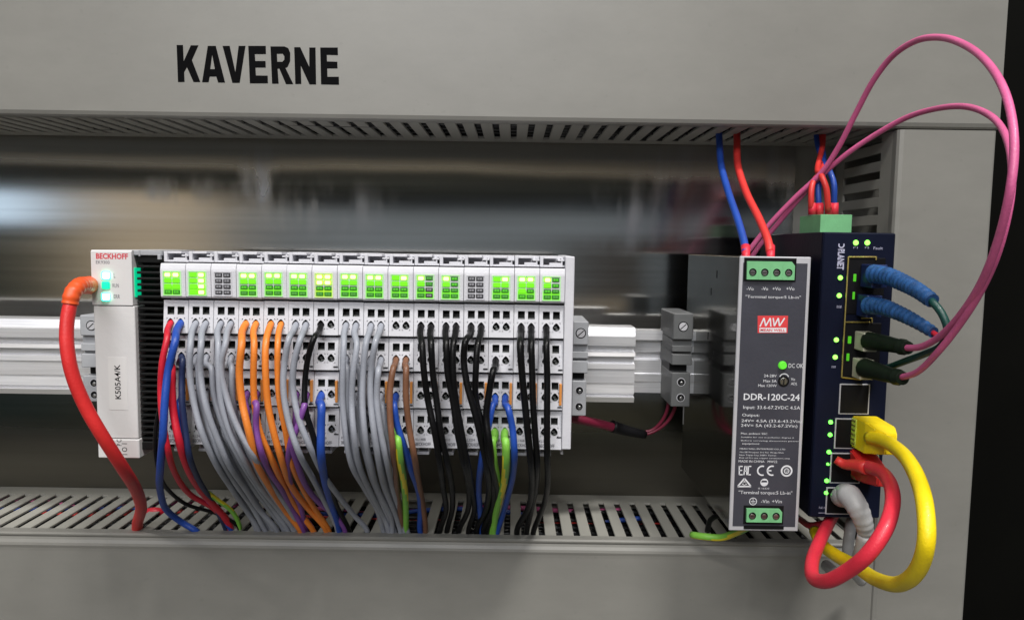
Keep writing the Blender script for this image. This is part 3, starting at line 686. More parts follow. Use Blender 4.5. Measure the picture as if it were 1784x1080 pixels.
wire('black', 13, 0, 1, [(860, 645), (852, 685), (848, 725), (852, 770), (859, 815), (866, 860), (858, 895), (848, 924)], 5, r=1.55)
wire('blue', 13, 0, 2, [(859, 705), (853, 735), (845, 770), (839, 810), (834, 850), (836, 890), (838, 922)], 1, r=1.5)
wire('green', 13, 0, 3, [(859, 768), (861, 800), (866, 835), (868, 865), (862, 900), (856, 926)], 2, name='green and yellow', stripe=True, r=1.9)
wire('green', 13, 1, 3, [(880, 768), (881, 800), (878, 838), (870, 872), (862, 905), (859, 926)], 4, name='green and yellow', stripe=True, r=1.9)
wire('blue', 13, 1, 2, [(886, 710), (892, 745), (895, 785), (893, 825), (886, 860), (877, 895), (867, 924)], 4, r=1.55)
wire('black', 14, 0, 0, [(907, 600), (909, 650), (915, 700), (920, 750), (924, 800), (926, 845), (920, 885), (902, 922)], 4, r=1.6)
wire('black', 14, 1, 0, [(925, 600), (926, 650), (929, 700), (932, 750), (935, 800), (933, 845), (926, 885), (918, 922)], 3, r=1.5)
wire('black', 15, 0, 0, [(953, 600), (953, 660), (953, 720), (954, 780), (954, 835), (950, 875), (938, 905), (930, 926)], 3, r=1.5)

def cable(name, colr, pts, r, label, cat='cable', group=None, seg=14, mats=None, step=2.2, stripe=None):
    path = [P3(*p) for p in pts]
    b = new(); tube(b, path, r, seg, step=step, stripe=stripe)
    return solo(name, b, mats or W[colr], label, cat, path[0], group)
# wires lying inside the bottom duct
for k, (c, d, dz, ln) in enumerate((('pink', 16, -3.2, 'pink wire lying in the bottom duct close to the plate'), ('blue', 22, -4.4, 'blue wire lying in the bottom duct beside the pink one'),
                                    ('red', 27, -5.5, 'red wire lying in the bottom duct under the slots'), ('teal', 40, -14, 'dark teal wire lying deep in the bottom duct'),
                                    ('grey', 50, -20, 'grey wire lying at the front inside the bottom duct'))):
    b = new(); pts = [(x, d + R.uniform(-6, 6), ZB + dz - R.uniform(-.4, 5.5)) for x in range(-400 + 13 * k, (110 if k < 3 else 200), 34)]
    tube(b, pts, 1.5, 8, step=8); solo('duct_wire', b, W[c], ln, 'wire', pts[0], 'wires lying inside the bottom duct')
cable('wire', 'crimson', [(222, 905, 30), (250, 893, 38), (275, 890, 40), (300, 905, 30)], 2.2, 'short crimson wire loop poking through the bottom duct slots beside the red cable', 'wire')

# black cables added inside the ducts so the slots look dark
for k in range(18):
    top = k >= 10; zz_ = (ZT + 4.5 + 3.2 * ((k - 10) // 4)) if top else ZB - 9 - 5 * (k // 5)
    dd_ = (12 + 14 * ((k - 10) % 4)) if top else 12 + 11 * (k % 5)
    b = new(); pts = [(x, dd_ + R.uniform(-2.5, 2.5), zz_ + R.uniform(-1.2, 1.2)) for x in range(-410, 201, 55)]
    tube(b, pts, 3.1 if not top else 3.6, 8, step=14)
    solo('dark_duct_filler', b, W['black'], 'black cable added to darken the inside of the top duct' if top else 'black cable added to darken the inside of the bottom duct', 'cable', pts[0], 'added black cables that darken the top duct' if top else 'added black cables that darken the bottom duct')
# red network cable on the left
t = thing('network_cable', 'thick red network cable curving from the bus coupler down into the bottom duct', 'network cable', P3(128, 520, 150))
b = new(); tube(b, [P3(162, 497, 118), P3(150, 497, 136), P3(137, 499, 145), P3(126, 512, 150), P3(122, 530, 151)], lambda u: 4.5 - 1.1 * u + .12 * math.sin(u * 90), 16, step=.45)
part('boot', b, mat('orange_red_boot', (.72, .085, .015), .45), t)
b = new(); tube(b, [P3(124, 522, 150.5), P3(117, 560, 153), P3(117, 605, 155), P3(127, 655, 155), P3(150, 710, 153), P3(182, 765, 149), P3(214, 815, 137), P3(238, 855, 110), P3(246, 885, 90), P3(240, 910, 74), (at(232, 925, 68)[0], 64, ZB - 8), (-220, 55, ZB - 25)], 2.95, 16)
part('sheath', b, W['red_cable'], t)

# bundle behind the terminals
t = thing('sleeved_lead', 'crimson lead with black shrink sleeve splitting into two thin wires behind the rail clamps', 'cable', P3(1070, 740, 60))
b = new(); tube(b, [P3(960, 722, 75), P3(1005, 730, 72), P3(1040, 737, 66), P3(1075, 746, 60)], 2.6, 12); part('crimson_jacket', b, W['maroon'], t)
b = new(); tube(b, [P3(1066, 742, 61), P3(1085, 748, 58), P3(1105, 753, 56), P3(1124, 757, 54)], lambda u: 3.6 - 1.2 * u, 12); part('shrink_sleeve', b, M['black'], t)
for dx, dy in ((0, 0), (12, 4)):
    b = new(); tube(b, [P3(1118, 754 + dy, 54), P3(1138, 748 + dy, 54), P3(1154 + dx * .6, 732 + dy, 56), P3(1163 + dx, 712, 58), P3(1165 + dx, 695, 58)], 1.0, 8); part('thin_wire', b, W['maroon'], t)

# ------------------------------------------------------------------ power supply
PXL, PXR, PZT, PZB = 106.2, 139.4, -2.8, -134.6
t = thing('power_supply', 'slim metal DIN rail power supply with dark printed front and green terminals', 'power supply', (122, 40, PZB))
b = new(); box(b, PXL, PXR, 31, 131.8, PZB + .2, PZT - .2, bev=.3); case = part('case', b, M['psu_side'], t)
b = new(); box(b, PXL - .05, PXR + .05, 131.9, 133, PZB, PZT, bev=.3); fr = part('front_frame', b, M['alu_dull'], t)
b = new()
lx0, lx1 = PXL + 1.6, PXR - 1.5; lz0, lz1 = PZT - 3.0, PZB + 2.2
box(b, lx0, lx1, 132.9, 133.12, lz1, lz0); lab = part('front_label', b, M['label_dark'], t)
D_ = 133.18
b = new()
for s, x0, y0, x1, y1 in (('-Vo', 1301, 500, 1313, 506), ('-Vo', 1327, 500, 1338, 506), ('+Vo', 1346, 500, 1360, 506), ('+Vo', 1370, 500, 1384, 506),
    ('"Terminal torque:5 Lb-in"', 1299, 514, 1395, 522), ('DC OK', 1374, 633, 1399, 641), ('24-28V', 1331, 652, 1353, 657), ('Max 5A', 1330, 661, 1353, 666), ('Max 120W', 1321, 669, 1353, 674),
    ('Vo', 1378, 658, 1385, 663), ('ADJ.', 1378, 666, 1389, 672)): tpx(b, s, x0, y0, x1, y1, D_)
tpx(b, 'DDR-120C-24', 1296, 685, 1393, 698, D_, bold=.015)
for s, x0, y0, x1, y1 in (('Input: 33.6-67.2VDC 4.5A', 1295, 706, 1394, 715), ('Output:', 1293, 720, 1323, 727), ('24V= 4.5A (33.6-43.2Vin)', 1292, 730, 1397, 738), ('24V= 5A (43.2-67.2Vin)', 1291, 738, 1389, 746),
    ('Max. ambient 55C', 1291, 753, 1337, 757), ('Suitable for use in pollution degree 2', 1291, 760, 1383, 764), ('Before servicing disconnect power', 1291, 766, 1392, 770), ('equipment', 1293, 771, 1323, 775),
    ('MEAN WELL ENTERPRISES CO.,LTD', 1289, 780, 1368, 784), ('No.28 Wuquan 3rd Rd. Wugu Dist.', 1289, 786, 1366, 790), ('New Taipei City 24891 Taiwan', 1288, 791, 1352, 795), ('Risk of fire use copper conductors only', 1288, 796, 1376, 800),
    ('MADE IN CHINA   MW22', 1287, 801, 1354, 806), ('"Terminal torque:5 Lb-in"', 1287, 854, 1380, 863), ('-Vin', 1326, 870, 1340, 876), ('+Vin', 1345, 870, 1362, 876)):
    tpx(b, s, x0, y0, x1, y1, D_)
def ring(bm, px, py, r, w_, d, n=24, a0=0, a1=360):
    x, z = at(px, py, d); k = (CD - d) / F; r *= k; w_ *= k
    for i in range(n):
        s, e = math.radians(a0 + (a1 - a0) * i / n), math.radians(a0 + (a1 - a0) * (i + 1) / n)
        quad(bm, [(x + r * math.cos(s), d, z + r * math.sin(s)), (x + r * math.cos(e), d, z + r * math.sin(e)), (x + (r - w_) * math.cos(e), d, z + (r - w_) * math.sin(e)), (x + (r - w_) * math.cos(s), d, z + (r - w_) * math.sin(s))])
def qpx(bm, pts, d, mi=0): quad(bm, [P3(x, y, d) for x, y in pts], mi)
def bar(bm, x0, y0, x1, y1, w_, d, mi=0):
    n = math.hypot(x1 - x0, y1 - y0); nx, ny = -(y1 - y0) / n * w_ / 2, (x1 - x0) / n * w_ / 2
    qpx(bm, [(x0 + nx, y0 + ny), (x1 + nx, y1 + ny), (x1 - nx, y1 - ny), (x0 - nx, y0 - ny)], d, mi)
part('printed_text', b, M['ink_white'], lab)
def mk_mark(nm='certification_mark'):
    global b
    part(nm, b, M['ink_white'], lab); b = new()
b = new()
# EAC mark
for q in ((1288, 811, 1288, 827), (1288, 812, 1294, 812), (1288, 819, 1293, 819), (1288, 826.5, 1294, 826.5), (1296, 827, 1298, 811), (1298, 812, 1301, 812), (1301, 811, 1301, 827), (1297, 820, 1301, 820), (1304, 811, 1303, 827), (1304, 812, 1309, 812), (1303, 826.5, 1308, 826.5)):
    bar(b, *q, 2.0, D_)
mk_mark()
ring(b, 1328, 819.5, 9.5, 2.6, D_, 16, 70, 290); ring(b, 1345, 819.5, 9.5, 2.6, D_, 16, 70, 290); bar(b, 1337, 819.5, 1344, 819.5, 2.2, D_)
mk_mark()
ring(b, 1370.5, 820, 10.5, 3, D_); ring(b, 1370.5, 820, 5, 1.4, D_, 16); tpx(b, 'TUV', 1367, 817, 1374, 823, D_)
mk_mark()
for q in ((1297, 833, 1285.5, 846.5), (1297, 833, 1308, 846.5), (1285, 847, 1308.5, 847)): bar(b, *q, 2.6, D_)
bar(b, 1297, 837, 1293, 844, 1.2, D_); bar(b, 1297, 837, 1301, 844, 1.2, D_); ring(b, 1297, 842, 3.2, 1, D_, 12)
mk_mark()
ring(b, 1331.5, 840, 7, 1.6, D_, 18); qpx(b, [(1325.5, 840), (1337.5, 840), (1336, 845), (1331.5, 846.6), (1327, 845)], D_ + .01); bar(b, 1328, 835.5, 1336, 835.5, 2.2, D_ + .01); tpx(b, 'IS 16333', 1321, 849, 1340, 852, D_)
mk_mark()
ring(b, 1312, 873, 7, 1.3, D_, 18); bar(b, 1312, 868, 1312, 873, 1, D_ + .01); bar(b, 1308, 873, 1316, 873, 1, D_ + .01); bar(b, 1309.5, 875.5, 1314.5, 875.5, 1, D_ + .01)
mk_mark('earth_symbol')
ring(b, 1366, 659, 9, 1.6, D_, 12, 20, 160); mk_mark('dial_mark')
b.free()
b = new(); qpx(b, [(1320, 550), (1373, 550), (1372, 580), (1320, 580)], D_); part('brand_badge', b, M['logo_red'], lab)
b = new(); D2 = D_ + .06
for q in ((1324, 569, 1331, 554), (1331, 554, 1334, 568), (1334, 568, 1342, 554), (1342, 554, 1343, 569), (1347, 554, 1349, 568), (1349, 568, 1356, 554), (1356, 554, 1358, 568), (1358, 568, 1367, 554)):
    bar(b, *q, 2.3, D2 + .002 * q[0] / 100)
qpx(b, [(1323, 571), (1370, 571), (1370, 579), (1323, 579)], D2); part('brand_mark', b, M['ink_white'], lab)
b = new(); tpx(b, 'MEAN WELL', 1325, 572.5, 1368, 577.5, D2 + .06, bold=.02); part('brand_lettering', b, M['logo_red'], lab)
# green output connector
def green_block(x0, y0, x1, y1, d0, d1, n, hole_y, chamfer=True):
    a = at(x0, y0, d1); c = at(x1, y1, d1)
    b = new(); rx, rz = at(x0 - 5, y0 - 6, 133.3), at(x1 + 2, y1 + 3, 133.3)
    box(b, rx[0], rz[0], d0 - 3, 133.35, rz[1], rx[1]); part('socket', b, M['black'], t)
    b = new(); w_ = c[0] - a[0]
    zt, zb2 = a[1], c[1]
    pts = [(a[0], zt), (c[0] - w_ * .07, zt), (c[0], zt - (zt - zb2) * .22), (c[0], zb2), (a[0] + .1, zb2)]
    A = [b.verts.new(v3((x, d0, z))) for x, z in pts]; B = [b.verts.new(v3((x, d1, z))) for x, z in pts]
    for i in range(len(pts)): b.faces.new((A[i], A[(i + 1) % len(pts)], B[(i + 1) % len(pts)], B[i]))
    b.faces.new(A); b.faces.new(B)
    for i in range(1, n):
        xx = a[0] + w_ * i / n
        box(b, xx - .12, xx + .12, d1 - .2, d1 + .1, zb2 + .3, zt - .3)
    blk = part('terminal_block', b, M['green_t'], t)
    zc = at(x0, hole_y, d1)[1]
    for i in range(n):
        xc = a[0] + w_ * (i + .5) / n
        s = new(); cyl(s, (xc, d1 + .02, zc), (xc, d1 + .16, zc), 1.75, 1.7, 18, mi=1); cyl(s, (xc - .15, d1 + .1, zc - .2), (xc - .15, d1 + .45, zc - .2), 1.3, 1.2, 18)
        box(s, xc - 1.2, xc + .9, d1 + .44, d1 + .5, zc - .32, zc - .05, mi=1)
        part('screw', s, [M['steel'], M['ink']], blk)
green_block(1302, 455, 1384, 488, 112, 134.6, 4, 474)
green_block(1301, 886, 1362, 910, 116, 134.6, 3, 898)
a = at(1296, 915, 133.3); c = at(1365, 924, 133.3)
b = new(); box(b, a[0], c[0], 128, 133.4, c[1] + .6, a[1]); part('lower_notch', b, M['black'], t)
b = new(); x, z = at(1363, 636, 133.1); cyl(b, (x, 133, z), (x, 134.6, z), 2.05, 1.6, 20); part('led', b, mat('led_psu', (.10, .62, .03), emit=.9), t)
b = new(); x, z = at(1365, 664, 133.1); cyl(b, (x, 133.1, z), (x, 133.25, z), 2.7, 2.7, 20); cyl(b, (x, 133.2, z), (x, 133.5, z), 1.9, 1.7, 16, mi=1); box(b, x - .25, x + .25, 133.45, 133.6, z - 1.6, z + 1.6, mi=0)
part('trimmer', b, [M['black'], M['steel']], t)
# dimples and slots pressed into the case side
for px, py, d in ((1248, 508, 85), (1246, 585, 82), (1262, 620, 95), (1262, 478, 95)):
    z = at(px, py, d)[1]; b = new(); box(b, PXL - .15, PXL + .4, d - .7, d + .7, z - 2.2, z + 2.2, bev=.3); part('side_slot', b, M['black'], t)
b = new(); box(b, PXL - .25, PXL + .1, 31.5, 33, -107, -52); part('seam', b, M['alu_dull'], t)

cable('wire', 'blue', [(1250, 205, 40), (1253, 240, 48), (1256, 285, 58), (1269, 335, 78), (1286, 385, 100), (1297, 425, 116), (1299, 440, 121)], 1.9, 'blue wire from the top duct into the left output of the power supply', 'wire')
cable('wire', 'red', [(1283, 205, 40), (1284, 245, 48), (1285, 285, 58), (1300, 335, 78), (1322, 380, 98), (1338, 420, 116), (1342, 440, 121)], 2.0, 'red wire from the top duct into the middle output of the power supply', 'wire')
for px in (1299, 1342):
    b = new(); p = P3(px, 430, 118); q = P3(px + 1, 452, 124); tube(b, [p, q], lambda u: 2.3 - .5 * u, 12)
    solo('ferrule', b, W['rose'], ('left' if px < 1320 else 'right') + ' red ferrule sleeve where a wire enters the power supply top', 'ferrule', p)

# ------------------------------------------------------------------ ethernet switch
SXL, SXR, SZT, SZB = 145.2, 179.0, 9.0, -128.2
t = thing('network_switch', 'dark navy industrial network switch with green lamps beside the power supply', 'network switch', (162, 44, SZB))
b = new(); box(b, SXL, SXR, 44, 130.5, SZB, SZT, bev=.4); part('case', b, M['navy'], t)
b = new(); box(b, SXL + .1, SXR - .1, 130.6, 132, SZB + .3, SZT - .2, bev=.5); part('front_plate', b, M['navy_f'], t)
def sw_led(px, py, s, mk='led_g'):
    x, z = at(px, py, 132); b = new(); s *= 1.15; cyl(b, (x, 131.9, z), (x, 132.9, z), s, s * .7, 14); part('led', b, M[mk], t)
for px, py in ((1491, 423), (1511, 423)): sw_led(px, py, 1.15, 'led_w')
for px, py in ((1464, 484), (1462, 515), (1457, 592), (1455, 622)): sw_led(px, py, 1.05, 'led_w')
for px, py, s in ((1447, 735, .95), (1446, 757, .95), (1444, 787, .95), (1442, 808, .6), (1440, 837, .95), (1439, 858, .85)): sw_led(px, py, s)
b = new(); tpx(b, 'PLANET', 1460, 434, 1470, 470, 132.08, bold=.03, rot=-90); tpx(b, 'Networking', 1459.5, 437, 1461.5, 468, 132.09, rot=-90); tpx(b, 'Fault', 1522, 430, 1538, 435, 132.08); tpx(b, 'P1', 1487, 430, 1494, 433, 132.08); tpx(b, 'P2', 1507, 430, 1514, 433, 132.08)
tpx(b, '10/100', 1458, 532, 1466, 537, 132.08); tpx(b, '1000', 1449, 637, 1456, 641, 132.08); tpx(b, 'PoE 10/100', 1427, 882, 1446, 886, 132.08); M['sw_print'] = mat('switch_print', (.42, .42, .55), .5)
part('printed_text', b, M['sw_print'], t)
b = new(); bar(b, 1426, 893, 1450, 893, .8, 132.08); part('printed_line', b, M['sw_print'], t)
b = new(); ring(b, 1466, 427, 5.5, 2.2, 132.08, 16, 150, 390); part('brand_mark', b, M['sw_print'], t)
def pbox(x0, y0, x1, y1, d, da, db, m, name, bev=.2, lab_=None, par=None):
    a = at(x0, y0, d); c = at(x1, y1, d); b = new(); box(b, a[0], c[0], da, db, c[1], a[1], bev=bev); return part(name, b, m, par or t, lab_)
# fibre cage
cg = pbox(1478, 449, 1537, 548, 132, 131.5, 132.5, M['black'], 'fibre_port'); cg2 = pbox(1470, 562, 1530, 656, 132, 131.5, 132.5, M['black'], 'fibre_port')
b = new()
for q in ((1478, 448, 1527, 448), (1526, 447, 1526, 453), (1478, 447, 1466, 657), (1500, 554, 1519, 554), (1519, 552, 1519, 562), (1472, 561, 1515, 561), (1466, 657, 1500, 661)):
    x0, z0 = at(q[0], q[1], 132.7); x1, z1 = at(q[2], q[3], 132.7); tube(b, [(x0, 132.8, z0), (x1, 132.8, z1)], .38, 6, raw=True, smooth=False)
part('brass_cage_edge', b, M['gold'], t)
for px, py, ww in ((1489, 484, 5), (1487, 515, 4), (1480, 592, 6), (1477, 622, 5)):
    b = new(); lens(b, px, py, 132.5, ww, 13, .3); part('slit_reflection', b, M['led_low'], t)  # emissive slits standing in for lamp reflections in the fibre ports
# copper ports
for y0, y1 in ((668, 722), (728, 782), (788, 842), (848, 896)):
    pt = pbox(1463 - (y0 - 668) * .13, y0, 1513 - (y0 - 668) * .13, y1, 132, 130, 132.3, M['alu_dull'], 'copper_port')
    pbox(1465 - (y0 - 668) * .13, y0 + 2, 1511 - (y0 - 668) * .13, y1 - 2, 132, 131.9, 132.5, M['black'], 'opening', par=pt)
# green power plug on top
a = at(1430, 372, 105)[0]; c = at(1485, 372, 105)[0]; zt = at(1450, 374, 105)[1]
b = new(); box(b, a, c, 78, 105, SZT + .05, zt, bev=.15); gp = part('power_plug', b, M['green_t'], t)
for k, (c_, p) in enumerate((('red', [(1424, 200, 40), (1427, 245, 50), (1433, 290, 66), (1428, 303, 82), (1415, 322, 92), (1413, 350, 93), (1414, 366, 92)]),
                            ('blue', [(1421, 205, 42), (1424, 250, 52), (1438, 292, 68), (1434, 306, 86), (1426, 325, 90), (1426, 350, 91), (1427, 368, 91)]),
                            ('red', [(1432, 200, 40), (1434, 245, 52), (1424, 296, 74), (1432, 308, 95), (1440, 330, 97), (1442, 352, 96), (1444, 366, 95)]),
                            ('blue', [(1428, 205, 36), (1432, 250, 46), (1438, 295, 70), (1446, 300, 88), (1453, 322, 92), (1453, 350, 91), (1453, 366, 90)]))):
    cable('wire', c_, p, 1.5, ('left' if k < 2 else 'right') + f' {c_} wire looping from the top duct into the green plug on the switch', 'wire', 'power wires of the network switch')
for px, lb in ((1415, 'leftmost'), (1428, 'second'), (1444, 'third'), (1454, 'rightmost')):
    b = new(); p = P3(px, 354, 92); q = P3(px, 374, 92); tube(b, [p, q], 2.0, 12, raw=True)
    solo('ferrule', b, W['rose'], lb + ' of the four red ferrule sleeves above the green switch plug', 'ferrule', p)

# plugs and cables on the switch
def rib_r(r0_, r1_, n, amp=.35): return lambda u: r0_ + (r1_ - r0_) * u + amp * math.sin(u * n * 2 * math.pi)
def plug_box(t_, name, px0, py0, px1, py1, d0, d1, m, bev=.5, xw=None):
    a = at(px0, py0, 132); c = at(px1, py1, 132); b = new(); box(b, a[0], a[0] + (xw or c[0] - a[0]), d0, d1, c[1], a[1], bev=bev, seg=2); return part(name, b, m, t_)
t = thing('fibre_cable', 'upper blue booted fibre plug with teal cable curling back behind the pink ones', 'fibre cable', P3(1500, 480, 132))
plug_box(t, 'plug', 1499, 460, 1520, 500, 132.6, 144, M['navy_plug'], xw=7)
pbox(1500, 478, 1512, 492, 132, 140, 144.4, M['led_low'], 'lit_window', par=t) if False else None
b = new(); tube(b, [P3(1520, 477, 143), P3(1545, 481, 152), P3(1572, 492, 164), P3(1600, 507, 177), P3(1624, 524, 186)], rib_r(4.2, 2.9, 15, .22), 14, step=.7); part('boot', b, M['blue_boot'], t)
b = new(); tube(b, [P3(1620, 521, 185), P3(1640, 545, 190), P3(1651, 575, 192), P3(1640, 602, 186), P3(1612, 616, 176), P3(1580, 628, 164), P3(1548, 640, 148), P3(1530, 645, 136)], 1.5, 12); part('sheath', b, W['teal'], t)
t = thing('fibre_cable', 'lower blue booted fibre plug ending in a thin rose fibre', 'fibre cable', P3(1500, 530, 132))
plug_box(t, 'plug', 1492, 512, 1516, 550, 132.6, 143, M['navy_plug'], xw=7)
b = new(); tube(b, [P3(1512, 532, 142), P3(1538, 535, 152), P3(1565, 545, 164), P3(1595, 560, 176), P3(1626, 579, 186)], rib_r(4.0, 2.3, 15, .22), 14, step=.7); part('boot', b, M['blue_boot'], t)
b = new(); tube(b, [P3(1622, 577, 185), P3(1640, 586, 190), P3(1662, 572, 196), P3(1694, 530, 205), P3(1722, 480, 213), P3(1744, 420, 220)], 1.05, 10); part('sheath', b, W['rose'], t)
t = thing('fibre_cable', 'pink fibre with beige plug and black boot, making the taller loop over the top duct', 'fibre cable', P3(1490, 595, 132))
plug_box(t, 'plug', 1488, 576, 1512, 608, 132.6, 142, M['beige'], xw=6.5)
b = new(); tube(b, [P3(1514, 594, 141), P3(1540, 598, 152), P3(1565, 603, 163), P3(1582, 606, 170)], lambda u: 4.3 - 1.5 * u + (.5 if .8 < u < .9 else 0), 14, step=1); part('boot', b, M['dgreen'], t)
b = new(); tube(b, [P3(*q) for q in [(1576, 606, 168), (1605, 604, 180), (1640, 584, 194), (1678, 543, 210), (1712, 488, 224), (1740, 415, 236), (1760, 330, 244), (1767, 255, 242), (1757, 180, 232), (1730, 122, 216), (1690, 84, 196), (1640, 66, 172), (1595, 72, 152), (1555, 98, 136), (1522, 140, 124), (1490, 200, 112), (1460, 258, 102), (1432, 300, 94), (1385, 345, 84), (1340, 392, 74), (1305, 436, 66), (1290, 452, 62)]], 1.38, 12); part('sheath', b, W['pink'], t)
t = thing('fibre_cable', 'pink fibre with beige plug and black boot, making the lower loop across the duct corner', 'fibre cable', P3(1485, 640, 132))
plug_box(t, 'plug', 1484, 622, 1508, 656, 132.6, 141, M['beige'], xw=6.5)
b = new(); tube(b, [P3(1506, 641, 140), P3(1532, 648, 151), P3(1556, 655, 161), P3(1573, 659, 168)], lambda u: 4.5 - 1.6 * u + (.5 if .8 < u < .9 else 0), 14, step=1); part('boot', b, M['dgreen'], t)
b = new(); tube(b, [P3(*q) for q in [(1568, 658, 166), (1598, 648, 180), (1635, 612, 196), (1672, 565, 208), (1708, 508, 220), (1738, 440, 230), (1758, 360, 234), (1763, 290, 226), (1750, 232, 208), (1722, 200, 188), (1680, 186, 168), (1630, 190, 148), (1580, 205, 130), (1530, 232, 116), (1480, 265, 104), (1438, 300, 93), (1400, 338, 84), (1355, 390, 72), (1322, 430, 64), (1308, 450, 60)]], 1.3, 12); part('sheath', b, W['pink'], t)

# yellow network cable
t = thing('network_cable', 'thick yellow network cable looping out from the switch and back under it', 'network cable', P3(1490, 758, 132))
b = new(); x0 = at(1482, 758, 132)[0]; zt = at(1500, 730, 140)[1]; zb2 = at(1490, 784, 140)[1]
pts = [(x0, 133), (x0, 146), (x0 + 1.5, 152), (x0 + 4, 157), (x0 + 9, 157), (x0 + 11.5, 150), (x0 + 11.5, 133)]
def hull(bm, layers):
    for L_ in layers:
        for p in L_: bm.verts.new(v3(p))
    bmesh.ops.convex_hull(bm, input=list(bm.verts))
    bmesh.ops.bevel(bm, geom=list(bm.edges), offset=.5 * MM, segments=2, affect='EDGES', clamp_overlap=True)
    for f in bm.faces: f.smooth = False
hull(b, [[(x, d, zt - (max(0, d - 146) * .25)) for x, d in pts], [(x, d, zb2 + (max(0, d - 146) * .25)) for x, d in pts]])
part('plug', b, W['yellow_cable'], t)
M['lit_tip_y'] = mat('green_lit_tip_yellow', (.50, .60, .08), .15, var=.3, scale=300, sss=.4); M['lit_tip_g'] = mat('green_lit_tip', (.20, .28, .16), .15, var=.4, scale=300)  # green lamp light on the clear plastic is put into these colours
def tip(x0_, z0_, z1_, m_):
    b = new(); box(b, x0_ - .35, x0_ + 10.5, 132.7, 137.5, z1_ + .8, z0_ - .8, bev=.3); tp = part('green_lit_tip', b, m_, t)
    for k in range(6):
        zz_ = z0_ - 2 - (z0_ - z1_ - 4) * k / 5; b = new(); box(b, x0_ - .5, x0_ + .2, 133, 137, zz_ - .3, zz_ + .3); part('contact', b, M['gold'], tp)
tip(x0, zt, zb2, M['lit_tip_y'])
b = new(); tube(b, [P3(*q) for q in [(1515, 762, 148), (1540, 768, 160), (1572, 790, 182), (1598, 832, 208), (1612, 885, 226), (1614, 940, 232), (1600, 990, 226), (1566, 1017, 210), (1525, 1008, 190), (1490, 985, 170), (1458, 968, 150), (1432, 948, 130), (1420, 925, 112)]], 2.95, 18); part('sheath', b, W['yellow_cable'], t)
# red network cable
t = thing('network_cable', 'thick red network cable hooking from the switch round below it', 'network cable', P3(1480, 815, 132))
x0 = at(1482, 815, 132)[0]; zt = at(1500, 792, 140)[1]; zb2 = at(1490, 842, 140)[1]
b = new(); hull(b, [[(x, d, zt + 1.0 - .35 * (d - 133)) for x, d in [(x0 - 1.5, 133), (x0 - 1.5, 143), (x0 + 2, 154), (x0 + 9, 156), (x0 + 10, 133)]], [(x, d, zb2 + .15 * (d - 133)) for x, d in [(x0, 133), (x0, 144), (x0 + 2, 154), (x0 + 9, 156), (x0 + 10, 133)]]])
part('plug', b, W['red_cable'], t)
tip(x0 + .2, zt, zb2, M['lit_tip_g'])
b = new(); tube(b, [P3(1456, 800, 138), P3(1470, 808, 140), P3(1492, 810, 146), P3(1512, 815, 152)], lambda u: 1.9 + 1.3 * u, 12); part('latch_hood', b, W['red'], t)
b = new(); tube(b, [P3(*q) for q in [(1510, 812, 150), (1535, 822, 164), (1552, 846, 182), (1554, 884, 200), (1540, 925, 210), (1512, 965, 210), (1475, 995, 202), (1440, 1012, 192), (1417, 1006, 180), (1415, 978, 166), (1427, 945, 150), (1440, 918, 132), (1452, 895, 112)]], 2.9, 18); part('sheath', b, W['rose'], t)
# grey network cable
t = thing('network_cable', 'grey network cable with ribbed boot bending down under the switch', 'network cable', P3(1465, 865, 132))
b = new(); tube(b, [P3(1460, 866, 133), P3(1468, 865, 140), P3(1476, 864, 145)], lambda u: 3.4 + 1.5 * math.sin(min(1, u) * 2.6), 16, step=.8); part('plug', b, W['light_grey'], t)
b = new(); tube(b, [P3(1468, 856, 138), P3(1482, 866, 147), P3(1495, 886, 152), P3(1505, 912, 153), P3(1509, 938, 150)], lambda u: (3.9 + 6.5 * u if u < .25 else 5.5 - 3.4 * (u - .25)) + (.2 if u > .4 and math.sin(u * 70) > .2 else 0), 16, step=.6); part('boot', b, W['light_grey'], t)
b = new(); tube(b, [P3(1506, 930, 152), P3(1500, 960, 148), P3(1486, 985, 136), P3(1462, 1000, 120), P3(1440, 985, 100)], 3.0, 14); part('sheath', b, W['light_grey'], t)
cable('network_cable', 'light_grey', [(1484, 905, 112), (1480, 930, 118), (1477, 960, 116), (1484, 990, 108), (1500, 1012, 92)], 2.7, 'pale grey flat looking cable dropping straight down behind the red loop', 'network cable')
cable('wire', 'crimson', [(1395, 905, 70), (1412, 915, 96), (1432, 912, 110), (1450, 905, 100), (1460, 890, 80)], 1.8, 'dull red wire tucked under the bottom of the switch', 'wire')
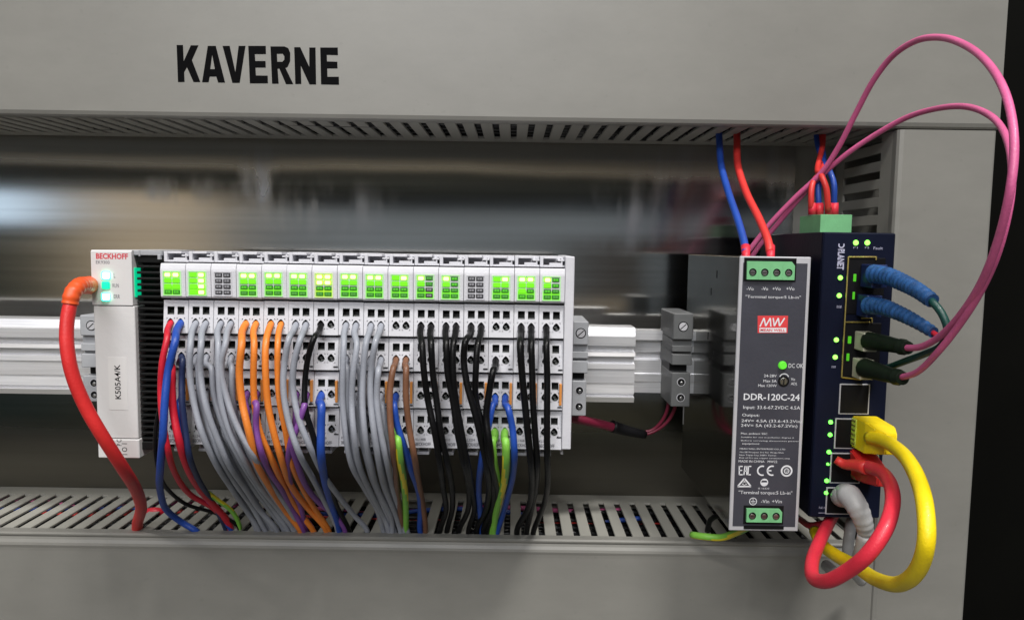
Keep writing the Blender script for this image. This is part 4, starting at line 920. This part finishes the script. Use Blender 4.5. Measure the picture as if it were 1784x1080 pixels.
cable('wire', 'green', [(1205, 931, 82), (1225, 934, 88), (1255, 936, 92), (1285, 926, 104), (1302, 918, 118), (1310, 914, 126)], 1.9, 'green and yellow earth wire resting on the duct edge below the power supply', 'wire', mats=[W['green'], W['yellow']], stripe=.2)
cable('wire', 'black', [(1232, 925, 80), (1238, 905, 84), (1252, 898, 88), (1270, 906, 92), (1282, 922, 96)], 1.5, 'black wire curl beside the earth wire at the lower left of the power supply', 'wire')

# ------------------------------------------------------------------ the room opposite the cabinet (seen only as reflections)
def room(name, x0, x1, y0, y1, z0, z1, m):
    b = new(); box(b, x0, x1, y0, y1, z0, z1); solo(name, b, m, None, None, (x0, y0, z0), kind='structure')
room('room_wall', -3500, 3500, 2600, 2650, -620, 200, mat('room_wall_paint', (.175, .205, .24), .8, var=.3, scale=2.2))
room('room_beam', -3500, 3500, 2560, 2640, 201, 352, mat('room_beam_paint', (.010, .012, .010), .8, var=.25, scale=3))
room('room_upper_wall', -3500, 3500, 2600, 2640, 353, 900, mat('room_upper_paint', (.34, .29, .215), .8, var=.15, scale=3))
room('room_lower_wall', -3500, 3500, 2595, 2640, -1500, -621, mat('room_lower_paint', (.075, .07, .045), .8, var=.4, scale=3))
room('room_door', -1790, -1230, 2540, 2590, -330, 200, mat('room_door_wood', (.80, .66, .48), .7, var=.15, scale=4))
room('room_window', -2700, -1960, 2540, 2590, 70, 200, mat('room_window_glow', (.60, .78, 1.0), emit=2.2))
room('room_cabinet', -2900, -1800, 2500, 2590, -900, 40, mat('room_cabinet_paint', (.03, .05, .05), .6, var=.4, scale=4))
room('room_cupboard', 240, 1400, 2500, 2590, -320, 40, mat('room_cupboard_wood', (.045, .038, .032), .7, var=.4, scale=4))
room('room_shelf', 240, 1000, 2440, 2499, -250, -205, mat('room_shelf_wood', (.34, .28, .20), .7, var=.15, scale=4))
room('room_side_wall', -3550, -3501, 300, 2650, -1500, 900, mat('room_side_paint', (.05, .055, .05), .8, var=.3, scale=2))
room('room_floor', -3500, 3500, 300, 2650, -1540, -1500, mat('room_floor_paint', (.12, .11, .08), .6, var=.2, scale=2))
